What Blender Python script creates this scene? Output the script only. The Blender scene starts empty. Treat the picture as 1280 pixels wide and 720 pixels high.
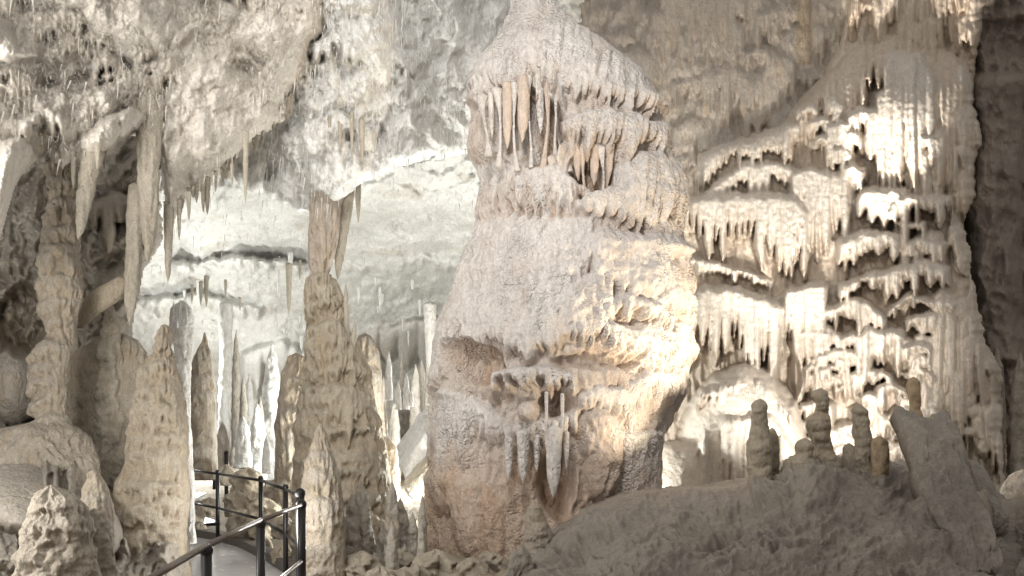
import bpy, math
import numpy as np

# ------------------------------------------------------------------ camera, world, lamps, exposure
S = bpy.context.scene
COL = S.collection
F, HY = 1100.0, 530.0           # focal length in photo pixels, horizon row of the photograph


def W(px, py, d):
    return ((px - 640.0) / F * d, d, (HY - py) / F * d)


cam = bpy.data.cameras.new('camera')
cam.sensor_width = 36.0
cam.lens = 36.0 * F / 1280.0
cam.shift_y = (HY - 360.0) / 1280.0
cam.clip_start = 0.05
cam.clip_end = 300.0
camo = bpy.data.objects.new('camera', cam)
camo.rotation_euler = (math.radians(90), 0, 0)
COL.objects.link(camo)
S.camera = camo

wd = bpy.data.worlds.new('World')
S.world = wd
wd.use_nodes = True
_n = wd.node_tree.nodes; _l = wd.node_tree.links
_tc = _n.new('ShaderNodeTexCoord'); _sp = _n.new('ShaderNodeSeparateXYZ'); _mr = _n.new('ShaderNodeMapRange')
_l.new(_tc.outputs['Generated'], _sp.inputs[0]); _l.new(_sp.outputs['Z'], _mr.inputs[0])
_mr.inputs[1].default_value = -.6; _mr.inputs[2].default_value = .7
_mr.inputs[3].default_value = .10; _mr.inputs[4].default_value = .42       # pale ceiling above, dark floor below
_n['Background'].inputs[0].default_value = (1.0, 0.95, 0.89, 1)
_l.new(_mr.outputs[0], _n['Background'].inputs[1])

S.view_settings.view_transform = 'Standard'
S.view_settings.look = 'None'
S.view_settings.exposure = 0.4
S.view_settings.gamma = 1.0
S.cycles.use_denoising = True
S.cycles.max_bounces = 4
S.cycles.diffuse_bounces = 2
S.cycles.glossy_bounces = 1
S.cycles.transmission_bounces = 2
S.cycles.sample_clamp_indirect = 6.0
S.cycles.caustics_reflective = False
S.cycles.caustics_refractive = False


def lamp(px, py, d, watt, col, radius=0.15, target=None, angle=None, blend=0.5, kind='POINT'):
    if target is not None:
        kind = 'SPOT'
    l = bpy.data.lights.new('cave_or_fill_lamp', kind)
    l.energy = watt
    l.color = col
    l.shadow_soft_size = radius
    o = bpy.data.objects.new('cave_or_fill_lamp', l)
    o.location = W(px, py, d)
    if kind == 'SPOT':
        from mathutils import Vector
        l.spot_size = math.radians(angle)
        l.spot_blend = blend
        v = Vector(W(*target)) - Vector(o.location)
        o.rotation_euler = v.to_track_quat('-Z', 'Y').to_euler()
    COL.objects.link(o)
    return o


WARM = (1.0, 0.94, 0.86)
NEUT = (1.0, 0.98, 0.95)
COOL = (0.97, 1.0, 0.97)
GOLD = (1.0, 0.85, 0.64)
# lamps at the foot of the flowstone cascade, behind the rock mound
lamp(1105, 598, 8.9, 560, WARM, 0.10, (1000, 450, 12.0), 72, 0.7)
lamp(1060, 598, 9.6, 3700, WARM, 0.06, (1128, 140, 12.0), 17, 0.35)
lamp(1075, 598, 9.4, 800, WARM, 0.06, (960, 240, 12.0), 42, 0.5)
lamp(1030, 540, 7.5, 330, GOLD, 0.05, (810, 330, 8.6), 62, 0.5)
lamp(912, 592, 7.65, 100, GOLD, 0.05, (730, 455, 8.3), 70, 0.8)
# lamps of the white hall behind, low down and hidden by the giant stalagmite and columns
lamp(620, 560, 15.0, 620, COOL, 0.8)
lamp(470, 540, 15.0, 370, COOL, 0.8)
lamp(262, 560, 23.0, 300, COOL, 0.3)
lamp(190, 470, 19.0, 340, COOL, 0.3)
lamp(590, 660, 10.2, 760, COOL, 0.3)
lamp(430, 600, 9.9, 45, COOL, 0.3)
# key and fill lamps added near the camera, the last low by the path
lamp(-460, -20, 3.0, 440, NEUT, 0.8, (330, 60, 7.6), 84, 0.8)  # raking key added to bring out the near ceiling's texture
lamp(-460, -20, 3.0, 150, NEUT, 0.8)  # bare side fill added at the same spot
lamp(480, -900, 3.6, 620, NEUT, 0.5, (660, 230, 8.6), 88, 0.8)  # overhead key added to brighten the giant's dome tops
lamp(-260, 560, 4.6, 110, NEUT, 0.2)  # low fill added for the dark hollow on the left
lamp(330, 640, 6.9, 30, NEUT, 0.2)

# ------------------------------------------------------------------ noise
_r = np.random.RandomState(7)
_ang = _r.rand(4096) * 2 * np.pi
GX = np.cos(_ang).astype(np.float32)
GY = np.sin(_ang).astype(np.float32)
RV = _r.rand(4096, 3).astype(np.float32)


def _h(xi, yi, seed):
    h = (xi * 374761393 + yi * 668265263 + seed * 974634777) & 0x7fffffff
    h = ((h ^ (h >> 13)) * 1274126177) & 0x7fffffff
    return (h ^ (h >> 16)) & 4095


def noise(x, y, seed=0):
    x = np.asarray(x, np.float32); y = np.asarray(y, np.float32)
    fx = np.floor(x); fy = np.floor(y)
    xi = fx.astype(np.int64); yi = fy.astype(np.int64)
    x = x - fx; y = y - fy
    u = x * x * x * (x * (x * 6 - 15) + 10)
    v = y * y * y * (y * (y * 6 - 15) + 10)

    def g(i, j):
        h = _h(xi + i, yi + j, seed)
        return GX[h] * (x - i) + GY[h] * (y - j)
    a = g(0, 0); b = g(1, 0); c = g(0, 1); d = g(1, 1)
    a = a + u * (b - a); c = c + u * (d - c)
    return (a + v * (c - a)) * 1.5


def fbm(x, y, octv=4, seed=0, gain=0.5):
    s = 0; a = 1.0; t = 0
    for k in range(octv):
        s = s + a * noise(x, y, seed + 31 * k); t += a
        x = x * 2.03 + 17.1; y = y * 2.03 + 9.7; a *= gain
    return s / t


def ridge(x, y, octv=4, seed=0, gain=0.5):
    s = 0; a = 1.0; t = 0
    for k in range(octv):
        s = s + a * (1 - np.abs(noise(x, y, seed + 31 * k)) * 2.2); t += a
        x = x * 2.03 + 17.1; y = y * 2.03 + 9.7; a *= gain
    return s / t


def worley(x, y, seed=0):
    """distance to the nearest feature point, 0..~1"""
    fx = np.floor(x); fy = np.floor(y)
    xi = fx.astype(np.int64); yi = fy.astype(np.int64)
    best = np.full(np.shape(x), 9.0, np.float32)
    for i in (-1, 0, 1):
        for j in (-1, 0, 1):
            h = _h(xi + i, yi + j, seed)
            dx = (fx + i + RV[h, 0] - x); dy = (fy + j + RV[h, 1] - y)
            best = np.minimum(best, dx * dx + dy * dy)
    return np.sqrt(best)


def sstep(a, b, x):
    t = np.clip((x - a) / (b - a), 0, 1)
    return t * t * (3 - 2 * t)


def lin(pts, x):
    p = np.array(pts, float)
    return np.interp(x, p[:, 0], p[:, 1]).astype(np.float32)


# ------------------------------------------------------------------ relief fields
class Relief:
    """height (metres, out of the rock) on a grid of face coordinates P, Q with run length U"""

    def __init__(s, P, Q, U=None, px=0.01, seed=0):
        s.P, s.Q, s.U, s.px, s.seed = P, Q, (P if U is None else U), px, seed
        s.H = np.zeros_like(P); s.warm = np.zeros_like(P); s.id = np.zeros(P.shape, np.int32)
        s.names = {0: None}
        s.gain = 1.0
        s.wx = U_w = 5 * noise(s.U / 34, Q / 46, seed + 5) + 2 * noise(s.U / 12, Q / 22, seed + 6)
        s.wy = 6 * noise(s.U / 26, Q / 30, seed + 7) + 3 * noise(s.U / 9, Q / 9, seed + 8)

    def _id(s, name):
        if name is None:
            return None
        k = len(s.names); s.names[k] = name
        return k

    def fbm(s, amp, scale, octv=4, seed=0, sy=None, warp=0, gain=0.5):
        sy = sy or scale
        s.H += amp * fbm((s.U + warp * s.wx) / scale, (s.Q + warp * s.wy) / sy, octv, s.seed + seed, gain)
        return s

    def ridge(s, amp, scale, octv=4, seed=0, sy=None, warp=1):
        sy = sy or scale
        s.H += amp * (ridge((s.U + warp * s.wx) / scale, (s.Q + warp * s.wy) / sy, octv, s.seed + seed) - .5)
        return s

    def pop(s, amp, scale, seed=0, mask=1):
        w = worley((s.U + .3 * s.wx) / scale, (s.Q + .3 * s.wy) / scale, s.seed + seed)
        s.H += amp * mask * (np.sqrt(np.clip(1 - w * w, 0, 1)) - .6)
        return s

    def blob(s, cx, cy, rx, ry, a, rot=0, name=None, warm=None, h0=0.0, sq=1.0):
        x = s.P - cx + .6 * s.wx * min(1, rx / 25); y = s.Q - cy + .6 * s.wy * min(1, ry / 25)
        c, n = math.cos(math.radians(rot)), math.sin(math.radians(rot))
        q = ((x * c + y * n) / rx) ** 2 + ((-x * n + y * c) / ry) ** 2
        v = np.where(q < 1, h0 + a * np.sqrt(np.clip(1 - q ** sq, 0, 1)), -1)
        m = v > s.H
        s.H = np.where(m, v, s.H)
        k = s._id(name)
        if k:
            s.id = np.where(m, k, s.id)
        if warm is not None:
            s.warm = np.where(m, warm, s.warm)
        return s

    def carve(s, cx, cy, rx, ry, a, rot=0, warm=None):
        x = s.P - cx + .8 * s.wx; y = s.Q - cy + .8 * s.wy
        c, n = math.cos(math.radians(rot)), math.sin(math.radians(rot))
        q = ((x * c + y * n) / rx) ** 2 + ((-x * n + y * c) / ry) ** 2
        k = 1 - sstep(.55, 1.05, q)
        s.H -= a * k
        if warm is not None:
            s.warm = s.warm + (warm - s.warm) * k
        return s

    def rib(s, pts, w, a, warm=None, name=None):
        """a ridge running down; pts = [(py, px)...]"""
        p = np.array([(y, x) for x, y in pts], float)
        cx = np.interp(s.Q, p[:, 0], p[:, 1])
        q = (s.P - cx + .25 * s.wx) / w
        ins = (np.abs(q) < 1) & (s.Q > p[0, 0]) & (s.Q < p[-1, 0])
        e = np.minimum(s.Q - p[0, 0], p[-1, 0] - s.Q) / 10
        v = s.H + a * np.sqrt(np.clip(1 - q * q, 0, 1)) * np.clip(e, 0, 1)
        k = s._id(name)
        if k:
            s.id = np.where(ins & (v > s.H), k, s.id)
        s.H = np.where(ins, v, s.H)
        if warm is not None:
            s.warm = np.where(ins, warm, s.warm)
        return s

    def tier(s, top, L=None, A=.2, w=9, bot=None, jag=None, seed=0, rv=None, h0=0.0, warm=0.0, name=None,
             fade=7, relief=1.0, lip=0.3, gk=2.6):
        """a curtain: swells out under the line `top`, hangs down and ends in teeth"""
        seed = seed + s.seed
        A = A * s.gain
        P, Q = s.P, s.Q
        x0, x1 = top[0][0], top[-1][0]
        # work only on the rows and columns concerned
        tmin = min(t[1] for t in top) - 14
        if bot is None:
            bmax = max(t[1] for t in top) + L * 1.5 + 10
        else:
            bmax = max(t[1] for t in bot) + jag * 1.3 + 10
        sel = (P > x0 - 4) & (P < x1 + 4) & (Q > tmin) & (Q < bmax)
        if not sel.any():
            return s
        p, q_, u = P[sel], Q[sel], s.U[sel]
        wx, wy = s.wx[sel], s.wy[sel]
        tl = lin(top, p) + .8 * wy
        rs = np.random.RandomState(seed % 100000)
        u0, u1 = u.min() - 40, u.max() + 40
        br = u0 + np.cumsum(np.concatenate([[0], w * (.45 + 1.1 * rs.rand(int((u1 - u0) / w * 1.6) + 8))]))
        uu = u + .35 * wx * min(1, w / 9)
        k = np.clip(np.searchsorted(br, uu) - 1, 0, len(br) - 2)
        c = (br[k] + br[k + 1]) / 2; hw = (br[k + 1] - br[k]) / 2
        rl = rs.rand(len(br)); ra = rs.rand(len(br))
        if bot is None:
            L1 = L * (.45 + .75 * rl[k] ** 1.6) * (1 + .7 * noise(c / 38, c * 0 + seed * .37, 9))
            bl = tl + L1; tp = L1 * .62
        else:
            bl = lin(bot, p) + jag * (rl[k] ** 1.4 * 1.3 - .3 + .6 * noise(c / 38, c * 0 + seed * .37, 9)); tp = np.maximum(jag * 1.1, 6) + 0 * bl
        t = (bl - q_) / tp
        wt = np.clip(t, 0, 1) ** .42
        qq = (uu - c) / hw
        v = q_ - tl
        ins = (v > 0) & (t > 0) & (np.abs(qq) < wt)
        r = np.sqrt(np.clip(1 - (qq / np.maximum(wt, 1e-3)) ** 2, 0, 1))
        RVv = rv if rv else 16.0
        tt = np.clip(v / RVv, 0, 1)
        prof = np.sqrt(np.clip(1 - (1 - tt) ** 2, 0, 1))
        g = 1 - sstep(.3, gk, (bl - q_) / tp)
        fx = np.sqrt(np.clip(np.minimum(p - x0, x1 - p) / fade, 0, 1))
        h = A * prof * fx * (.86 + .14 * ra[k]) - (1 - r) * hw * s.px * relief * (.10 + 1.15 * g) \
            - lip * A * np.clip(1 - t * .55, 0, 1) ** 2 * .6
        # second, finer fluting
        h += (.12 + .88 * g) * .35 * relief * w * s.px * .5 * noise(uu / (w * .38), q_ / (w * 7), seed + 3)
        h = h + h0
        Hs = s.H[sel]
        bm = bl + tp * .0
        web = A * prof * fx * .92 - (1.1 * w * s.px) * (.35 + .65 * g) - A * .9 * sstep(.55, 0., (bl - q_) / tp) + h0
        Hs = np.where((v > 0) & (bl > q_) & (web > Hs), web, Hs)
        m = ins & (h > Hs)
        Hs = np.where(m, h, Hs)
        s.H[sel] = Hs
        wa = s.warm[sel]
        s.warm[sel] = np.where(m, warm + .5 * (1 - np.clip(t, 0, 1)) ** 1.5, wa)  # teeth turn warmer to the tip, light through thin calcite put into the colour
        kk = s._id(name)
        if kk:
            ii = s.id[sel]
            s.id[sel] = np.where(m, kk, ii)
        return s

    def done(s, smooth=1):
        for _ in range(smooth):
            for ax in (0, 1):
                a = np.roll(s.H, 1, ax); b = np.roll(s.H, -1, ax)
                sl = [slice(None)] * 2
                sl[ax] = slice(1, -1)
                sl = tuple(sl)
                n = s.H.copy()
                n[sl] = .25 * a[sl] + .5 * s.H[sl] + .25 * b[sl]
                s.H = n
        return s


# ------------------------------------------------------------------ mesh output
def make_mesh(name, V, Fc, mat, warm=None, N=None, base=None, parent=None):
    V = np.asarray(V, np.float32)
    if base is not None:
        V = V - np.array(base, np.float32)
    me = bpy.data.meshes.new(name)
    n = Fc.shape[1]
    me.vertices.add(len(V)); me.vertices.foreach_set('co', V.ravel())
    me.loops.add(Fc.size); me.loops.foreach_set('vertex_index', Fc.astype(np.int32).ravel())
    me.polygons.add(len(Fc))
    me.polygons.foreach_set('loop_start', np.arange(0, Fc.size, n, dtype=np.int32))
    me.polygons.foreach_set('loop_total', np.full(len(Fc), n, np.int32))
    me.polygons.foreach_set('use_smooth', np.ones(len(Fc), bool))
    me.update(calc_edges=True)
    if warm is not None:
        a = me.attributes.new('warm', 'FLOAT', 'POINT')
        a.data.foreach_set('value', np.asarray(warm, np.float32).ravel())
    if N is not None:
        me.normals_split_custom_set_from_vertices(N.tolist())
    me.materials.append(mat)
    o = bpy.data.objects.new(name, me)
    if base is not None and parent is None:
        o.location = base
    COL.objects.link(o)
    if parent is not None:
        o.parent = parent
    return o


def grid_normals(X, wrap):
    """X: rows x cols x 3"""
    if wrap:
        dx = np.roll(X, -1, 1) - np.roll(X, 1, 1)
    else:
        dx = np.gradient(X, axis=1)
    dy = np.gradient(X, axis=0)
    n = np.cross(dy, dx)
    n /= np.maximum(np.linalg.norm(n, axis=2, keepdims=True), 1e-9)
    return n


def emit(name, X, R, mat, wrap=False, label=None, cat=None, group=None, kind=None, base=None, keep=None):
    """one object from a grid; the cells that belong to a named part become child meshes of their own"""
    rows, cols = X.shape[:2]
    idx = np.arange(rows * cols).reshape(rows, cols)
    if wrap:
        a = idx[:-1, :]; b = np.roll(idx, -1, 1)[:-1, :]; c = np.roll(idx, -1, 1)[1:, :]; d = idx[1:, :]
    else:
        a = idx[:-1, :-1]; b = idx[:-1, 1:]; c = idx[1:, 1:]; d = idx[1:, :-1]
    fc = np.stack([a, d, c, b], -1).reshape(-1, 4)
    V = X.reshape(-1, 3)
    N = grid_normals(X, wrap).reshape(-1, 3)
    ids = R.id.ravel()[fc[:, 0]]
    if keep is not None:
        ok = keep.ravel()[fc].all(1)
        fc = fc[ok]; ids = ids[ok]
    warm = R.warm.ravel()
    if base is None:
        j = V[:, 2].argmin(); base = (float(V[:, 0].mean()), float(V[:, 1].mean()), float(V[j, 2]))
    # every separate patch of a part is a piece of its own; crumbs stay with the body
    ids = ids.astype(np.int64).copy(); pieces = {0: None}
    for k in [k for k in sorted(R.names) if k]:
        w_ = np.nonzero(ids == k)[0]
        if len(w_) == 0:
            continue
        u, inv = np.unique(fc[w_], return_inverse=True); inv = inv.reshape(-1, 4)
        lab = np.arange(len(u))
        for _ in range(600):
            m = lab[inv].min(1); new = lab.copy()
            for c_ in range(4):
                np.minimum.at(new, inv[:, c_], m)
            new = new[new]
            if (new == lab).all():
                break
            lab = new
        fl_ = lab[inv[:, 0]]
        for q in np.unique(fl_):
            sel_ = w_[fl_ == q]
            if len(sel_) < 150:
                ids[sel_] = 0
            else:
                key = 1000 + len(pieces); pieces[key] = R.names[k]; ids[sel_] = key
    root = None
    for k in pieces:
        f = fc[ids == k]
        if len(f) < 12 and k:
            continue
        if k and len(f) < 60:
            # too small to be a piece of its own
            continue
        u, inv = np.unique(f, return_inverse=True)
        o = make_mesh(name if k == 0 else pieces[k], V[u], inv.reshape(f.shape), mat, warm[u], N[u], base,
                      parent=root if k else None)
        if k == 0:
            root = o
            if label: o['label'] = label
            if cat: o['category'] = cat
            if group: o['group'] = group
            if kind: o['kind'] = kind
    # small leftovers go back into the root
    return root


def emit_fix(R, minimum=60):
    """ids with too few cells fall back to the body"""
    cnt = np.bincount(R.id.ravel(), minlength=len(R.names))
    for k in list(R.names):
        if k and (cnt[k] < minimum * 1.6):
            R.id[R.id == k] = 0
            R.names.pop(k)


def sheet(name, x0, x1, y0, y1, step, depth, field, mat, seed=0, px=0.01, label=None, cat=None, group=None,
          kind=None, edge=None, smooth=1, normal=False):
    """relief with a real distance for every point; edge(P,Q) > 0 inside, rolls back at the border"""
    xs = np.arange(x0, x1 + step, step, dtype=np.float32); ys = np.arange(y0, y1 + step, step, dtype=np.float32)
    P, Q = np.meshgrid(xs, ys)
    R = Relief(P, Q, None, px, seed)
    field(R)
    R.done(smooth)
    emit_fix(R)
    D = depth(P, Q) - (0 if normal else R.H)
    keep = None
    if edge is not None:
        e = edge(P, Q)
        if isinstance(e, tuple):
            e, wid, amt = e
        else:
            wid, amt = 22.0, .5
        t = np.clip(e / wid, 0, 1)
        D = D + amt * (1 - np.sqrt(np.clip(1 - (1 - t) ** 2, 0, 1)))
        keep = e > -step
    X = np.stack([(P - 640) / F * D, D, (HY - Q) / F * D], -1)
    if normal:
        X = X + grid_normals(X, False) * R.H[..., None]
    o = emit(name, X, R, mat, False, label, cat, group, kind, keep=keep)
    return o, X, R


def body(name, prof, d, field, mat, ratio=.8, step=1.6, seed=0, label=None, cat=None, group=None, kind=None,
         parent=None, smooth=1, lean=0.0, rough=.04, back=20):
    """closed upright body; prof = [(py, px_left, px_right)...] top to bottom; d = distance of its axis"""
    pr = np.array(prof, float)
    y0, y1 = pr[0, 0], pr[-1, 0]
    rows = max(8, int((y1 - y0) / step) + 1)
    q = np.linspace(y0, y1, rows)
    xl = np.interp(q, pr[:, 0], pr[:, 1]); xr = np.interp(q, pr[:, 0], pr[:, 2])
    # soften the traced outline
    ker = np.array([1, 2, 3, 2, 1.]); ker /= ker.sum()
    if rows > 30:
        n = 2
        xl[n:-n] = np.convolve(xl, ker, 'valid'); xr[n:-n] = np.convolve(xr, ker, 'valid')
    cx = (xl + xr) / 2; r = np.maximum((xr - xl) / 2, .4)
    rm = r.max()
    nf = max(10, int(math.pi * rm / step))
    nb = max(6, int(min(back, nf / 2)))
    th = np.concatenate([np.linspace(math.pi * 1.04, -math.pi * .04, nf),
                         np.linspace(-math.pi * .04, -math.pi * .96, nb + 2)[1:-1]])
    TH, Q = np.meshgrid(th, q)
    C = cx[:, None] + 0 * TH; Rr = r[:, None] + 0 * TH
    P = (C + Rr * np.cos(TH)).astype(np.float32)
    U = (C + Rr * (math.pi / 2 - TH)).astype(np.float32)
    Q = Q.astype(np.float32)
    # where each point of the upright body shows in the photograph
    kk = d / (d - Rr / F * d * np.sin(TH) * ratio)
    cc = 640 + (C - 640) * kk
    Pf = (640 + (P - 640) * kk).astype(np.float32); Qf = (HY - (HY - Q) * kk).astype(np.float32)
    Uf = (cc + (U - C)).astype(np.float32)
    R = Relief(Pf, Qf, Uf, d / F, seed)
    field(R)
    R.H += rough * min(1, rm / 60) * fbm(U / 16, Q / 16, 3, seed + 77)
    R.done(smooth)
    emit_fix(R)
    rr = Rr / F * d
    taper = np.clip(rr / .05, 0, 1)
    H = R.H * taper
    H = np.maximum(H, -rr * .75)
    cs = np.cos(TH)
    sl_, sr_ = H[:, :3].mean(1), H[:, nf - 4:nf].mean(1)
    k5 = np.ones(5) / 5
    if rows > 24:
        sl_ = np.convolve(np.pad(sl_, 2, 'edge'), k5, 'valid'); sr_ = np.convolve(np.pad(sr_, 2, 'edge'), k5, 'valid')
    H = H - np.where(cs < 0, sl_[:, None], sr_[:, None]) * cs ** 2
    H = H * (1 - .6 * np.abs(cs) ** 3)
    rx = np.maximum(rr + H, rr * .2)
    dd = d + lean * (Q - y1) / F * d * -1
    X = np.stack([(C - 640) / F * d + rx * np.cos(TH), dd - rx * np.sin(TH) * ratio - 0 * rx, (HY - Q) / F * d], -1)
    # close the top
    top = X[:1].mean(1, keepdims=True) + 0 * X[:1]
    top[..., 2] += float(rr[0].max()) * .5
    bot = X[-1:].mean(1, keepdims=True) + 0 * X[-1:]
    X = np.concatenate([top, X, bot], 0)
    R.id = np.concatenate([R.id[:1] * 0, R.id, R.id[-1:] * 0], 0)
    R.warm = np.concatenate([R.warm[:1], R.warm, R.warm[-1:]], 0)
    o = emit(name, X.astype(np.float32), R, mat, True, label, cat, group, kind,
             base=((cx[-1] - 640) / F * d, float(np.mean(dd)), (HY - y1) / F * d))
    if parent is not None:
        o.parent = parent
        o.matrix_parent_inverse = parent.matrix_world.inverted()
        o.location = tuple(np.array(o.location) - np.array(parent.location))
        o.matrix_parent_inverse.identity()
    return o


# ------------------------------------------------------------------ materials
def rock(name, pale, dust, stain_or_glow, bump=.012, scale=26., rough=.75, pop=0.5, fibre=0.0, sss=0.0, wet=0.0, spots=.25):
    m = bpy.data.materials.new(name); m.use_nodes = True
    nt = m.node_tree; nd = nt.nodes; lk = nt.links
    b = nd['Principled BSDF']
    geo = nd.new('ShaderNodeNewGeometry')
    at = nd.new('ShaderNodeAttribute'); at.attribute_name = 'warm'

    def mapped(sx, sy, sz):
        mp = nd.new('ShaderNodeMapping'); mp.inputs['Scale'].default_value = (sx, sy, sz)
        lk.new(geo.outputs['Position'], mp.inputs['Vector']); return mp.outputs[0]

    def nz(vec, sc, det=4, ro=.6, dist=0.):
        n = nd.new('ShaderNodeTexNoise'); n.inputs['Scale'].default_value = sc
        n.inputs['Detail'].default_value = det; n.inputs['Roughness'].default_value = ro
        n.inputs['Distortion'].default_value = dist
        lk.new(vec, n.inputs['Vector']); return n.outputs['Fac']

    def ramp(v, a, c):
        r = nd.new('ShaderNodeMapRange'); r.inputs[1].default_value = a; r.inputs[2].default_value = c
        lk.new(v, r.inputs[0]); return r.outputs[0]

    def mix(f, a, c, mode='MIX'):
        x = nd.new('ShaderNodeMix'); x.data_type = 'RGBA'; x.blend_type = mode
        if isinstance(f, float): x.inputs[0].default_value = f
        else: lk.new(f, x.inputs[0])
        for s, k in ((a, 6), (c, 7)):
            if isinstance(s, tuple): x.inputs[k].default_value = (*s, 1)
            else: lk.new(s, x.inputs[k])
        return x.outputs[2]

    def mth(op, a, c=None):
        x = nd.new('ShaderNodeMath'); x.operation = op
        for s, k in ((a, 0), (c, 1)):
            if s is None: continue
            if isinstance(s, (int, float)): x.inputs[k].default_value = s
            else: lk.new(s, x.inputs[k])
        return x.outputs[0]

    big = nz(mapped(1, 1, .45), 1.3, 5, .62, .6)
    mid = nz(mapped(1, 1, .35), 5.0, 5, .65, .5)
    streak = nz(mapped(1, 1, .12), 14.0, 3, .6)
    fine = nz(mapped(1, 1, 1), 70.0, 3, .6)
    c = mix(ramp(big, .38, .64), pale, dust)
    c = mix(mth('MULTIPLY', ramp(streak, .42, .72), .45), c, pale)
    st = mth('ADD', mth('MULTIPLY', ramp(mid, .56, .74), spots), mth('MULTIPLY', at.outputs['Fac'], .9))
    stc = nd.new('ShaderNodeClamp'); lk.new(st, stc.inputs[0])
    c = mix(stc.outputs[0], c, stain_or_glow)
    dk = mth('ADD', mth('MULTIPLY', ramp(fine, .3, .7), .30), .80)
    dk = mth('MULTIPLY', dk, mth('ADD', mth('MULTIPLY', ramp(nz(mapped(1, 1, .4), 19.0, 5, .7, .8), .35, .65), .26), .84))
    dkc = nd.new('ShaderNodeCombineColor')
    for k in range(3): lk.new(dk, dkc.inputs[k])
    c = mix(1.0, c, dkc.outputs[0], 'MULTIPLY')
    lk.new(c, b.inputs['Base Color'])
    b.inputs['Roughness'].default_value = rough
    b.inputs['Specular IOR Level'].default_value = .35 if rough < .9 else .12
    if wet:
        lk.new(mth('SUBTRACT', rough, mth('MULTIPLY', ramp(mid, .4, .7), wet)), b.inputs['Roughness'])
    if sss:
        b.inputs['Subsurface Weight'].default_value = sss
        b.inputs['Subsurface Radius'].default_value = (1.0, .55, .25)
        b.inputs['Subsurface Scale'].default_value = .03
    # bump
    h = mth('MULTIPLY', nz(mapped(1, 1, .6), scale, 6, .68, .3), 1.0)
    if pop:
        v = nd.new('ShaderNodeTexVoronoi'); v.feature = 'SMOOTH_F1'; v.inputs['Scale'].default_value = scale * 1.5
        v.inputs['Smoothness'].default_value = .35
        dv = nd.new('ShaderNodeVectorMath'); dv.operation = 'ADD'
        n2 = nd.new('ShaderNodeTexNoise'); n2.inputs['Scale'].default_value = 9; lk.new(geo.outputs['Position'], n2.inputs['Vector'])
        sc = nd.new('ShaderNodeVectorMath'); sc.operation = 'SCALE'; sc.inputs['Scale'].default_value = .12
        lk.new(n2.outputs['Color'], sc.inputs[0]); lk.new(sc.outputs[0], dv.inputs[0]); lk.new(geo.outputs['Position'], dv.inputs[1])
        lk.new(dv.outputs[0], v.inputs['Vector'])
        pm = ramp(nz(mapped(1, 1, .7), 3.1, 3, .6), .40, .62)
        h = mth('SUBTRACT', h, mth('MULTIPLY', mth('MULTIPLY', v.outputs['Distance'], pop), pm))
    if fibre:
        fb = nz(mapped(1, 1, .1), scale * 1.6, 4, .6, .4)
        h = mth('ADD', h, mth('MULTIPLY', fb, fibre))
    bp = nd.new('ShaderNodeBump'); bp.inputs['Strength'].default_value = 1.0
    bp.inputs['Distance'].default_value = bump * 1.5
    lk.new(h, bp.inputs['Height']); lk.new(bp.outputs[0], b.inputs['Normal'])
    return m


def plain(name, col, rough=.5, metal=0.0, bump=0.0):
    m = bpy.data.materials.new(name); m.use_nodes = True
    nt = m.node_tree; b = nt.nodes['Principled BSDF']
    n = nt.nodes.new('ShaderNodeTexNoise'); n.inputs['Scale'].default_value = 30
    r = nt.nodes.new('ShaderNodeMapRange'); r.inputs[3].default_value = rough * .7; r.inputs[4].default_value = min(1, rough * 1.3)
    nt.links.new(n.outputs['Fac'], r.inputs[0]); nt.links.new(r.outputs[0], b.inputs['Roughness'])
    b.inputs['Base Color'].default_value = (*col, 1); b.inputs['Metallic'].default_value = metal
    if bump:
        bp = nt.nodes.new('ShaderNodeBump'); bp.inputs['Distance'].default_value = bump
        nt.links.new(n.outputs['Fac'], bp.inputs['Height']); nt.links.new(bp.outputs[0], b.inputs['Normal'])
    return m


M_GIANT = rock('giant_calcite', (.74, .69, .64), (.60, .55, .51), (.50, .355, .25), bump=.02, scale=24, pop=.9, spots=.2)
M_PEACH = rock('peach_calcite', (.62, .51, .42), (.54, .43, .35), (.48, .32, .22), bump=.012, scale=26, pop=.3, fibre=.6, spots=.4)
M_FLOW = rock('flowstone_calcite', (.76, .69, .60), (.64, .57, .49), (.62, .48, .35), bump=.012, scale=30, pop=.35, fibre=.8, rough=.55, spots=.15)
M_WALL = rock('wall_limestone', (.54, .48, .41), (.44, .40, .36), (.44, .31, .18), bump=.02, scale=18, pop=.3, fibre=.9, spots=.3)
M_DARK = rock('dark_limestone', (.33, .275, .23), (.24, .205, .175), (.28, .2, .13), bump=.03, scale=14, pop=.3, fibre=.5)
M_WHITE = rock('white_calcite', (.84, .825, .79), (.74, .73, .69), (.56, .50, .42), bump=.03, scale=14, pop=.4, fibre=.3, spots=.35)
M_CEIL = rock('ceiling_calcite', (.76, .71, .635), (.67, .62, .55), (.58, .49, .37), bump=.016, scale=34, pop=.3, fibre=.2, rough=.95, spots=.3)
M_LEFT = rock('left_limestone', (.42, .38, .32), (.29, .26, .22), (.36, .27, .16), bump=.022, scale=20, pop=.4, fibre=.3, spots=.5)
M_TAN = rock('tan_calcite', (.46, .41, .33), (.33, .295, .235), (.38, .28, .17), bump=.015, scale=24, pop=.3, fibre=.5, spots=.4)
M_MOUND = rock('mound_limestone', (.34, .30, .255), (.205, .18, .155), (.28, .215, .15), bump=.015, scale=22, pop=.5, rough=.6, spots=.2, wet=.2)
M_OCHRE = rock('ochre_calcite', (.46, .36, .235), (.36, .29, .215), (.42, .27, .14), bump=.010, scale=30, pop=.3, spots=.5)


def tagp(o, **k):
    for a, b in k.items():
        o[a] = b
    return o


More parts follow.
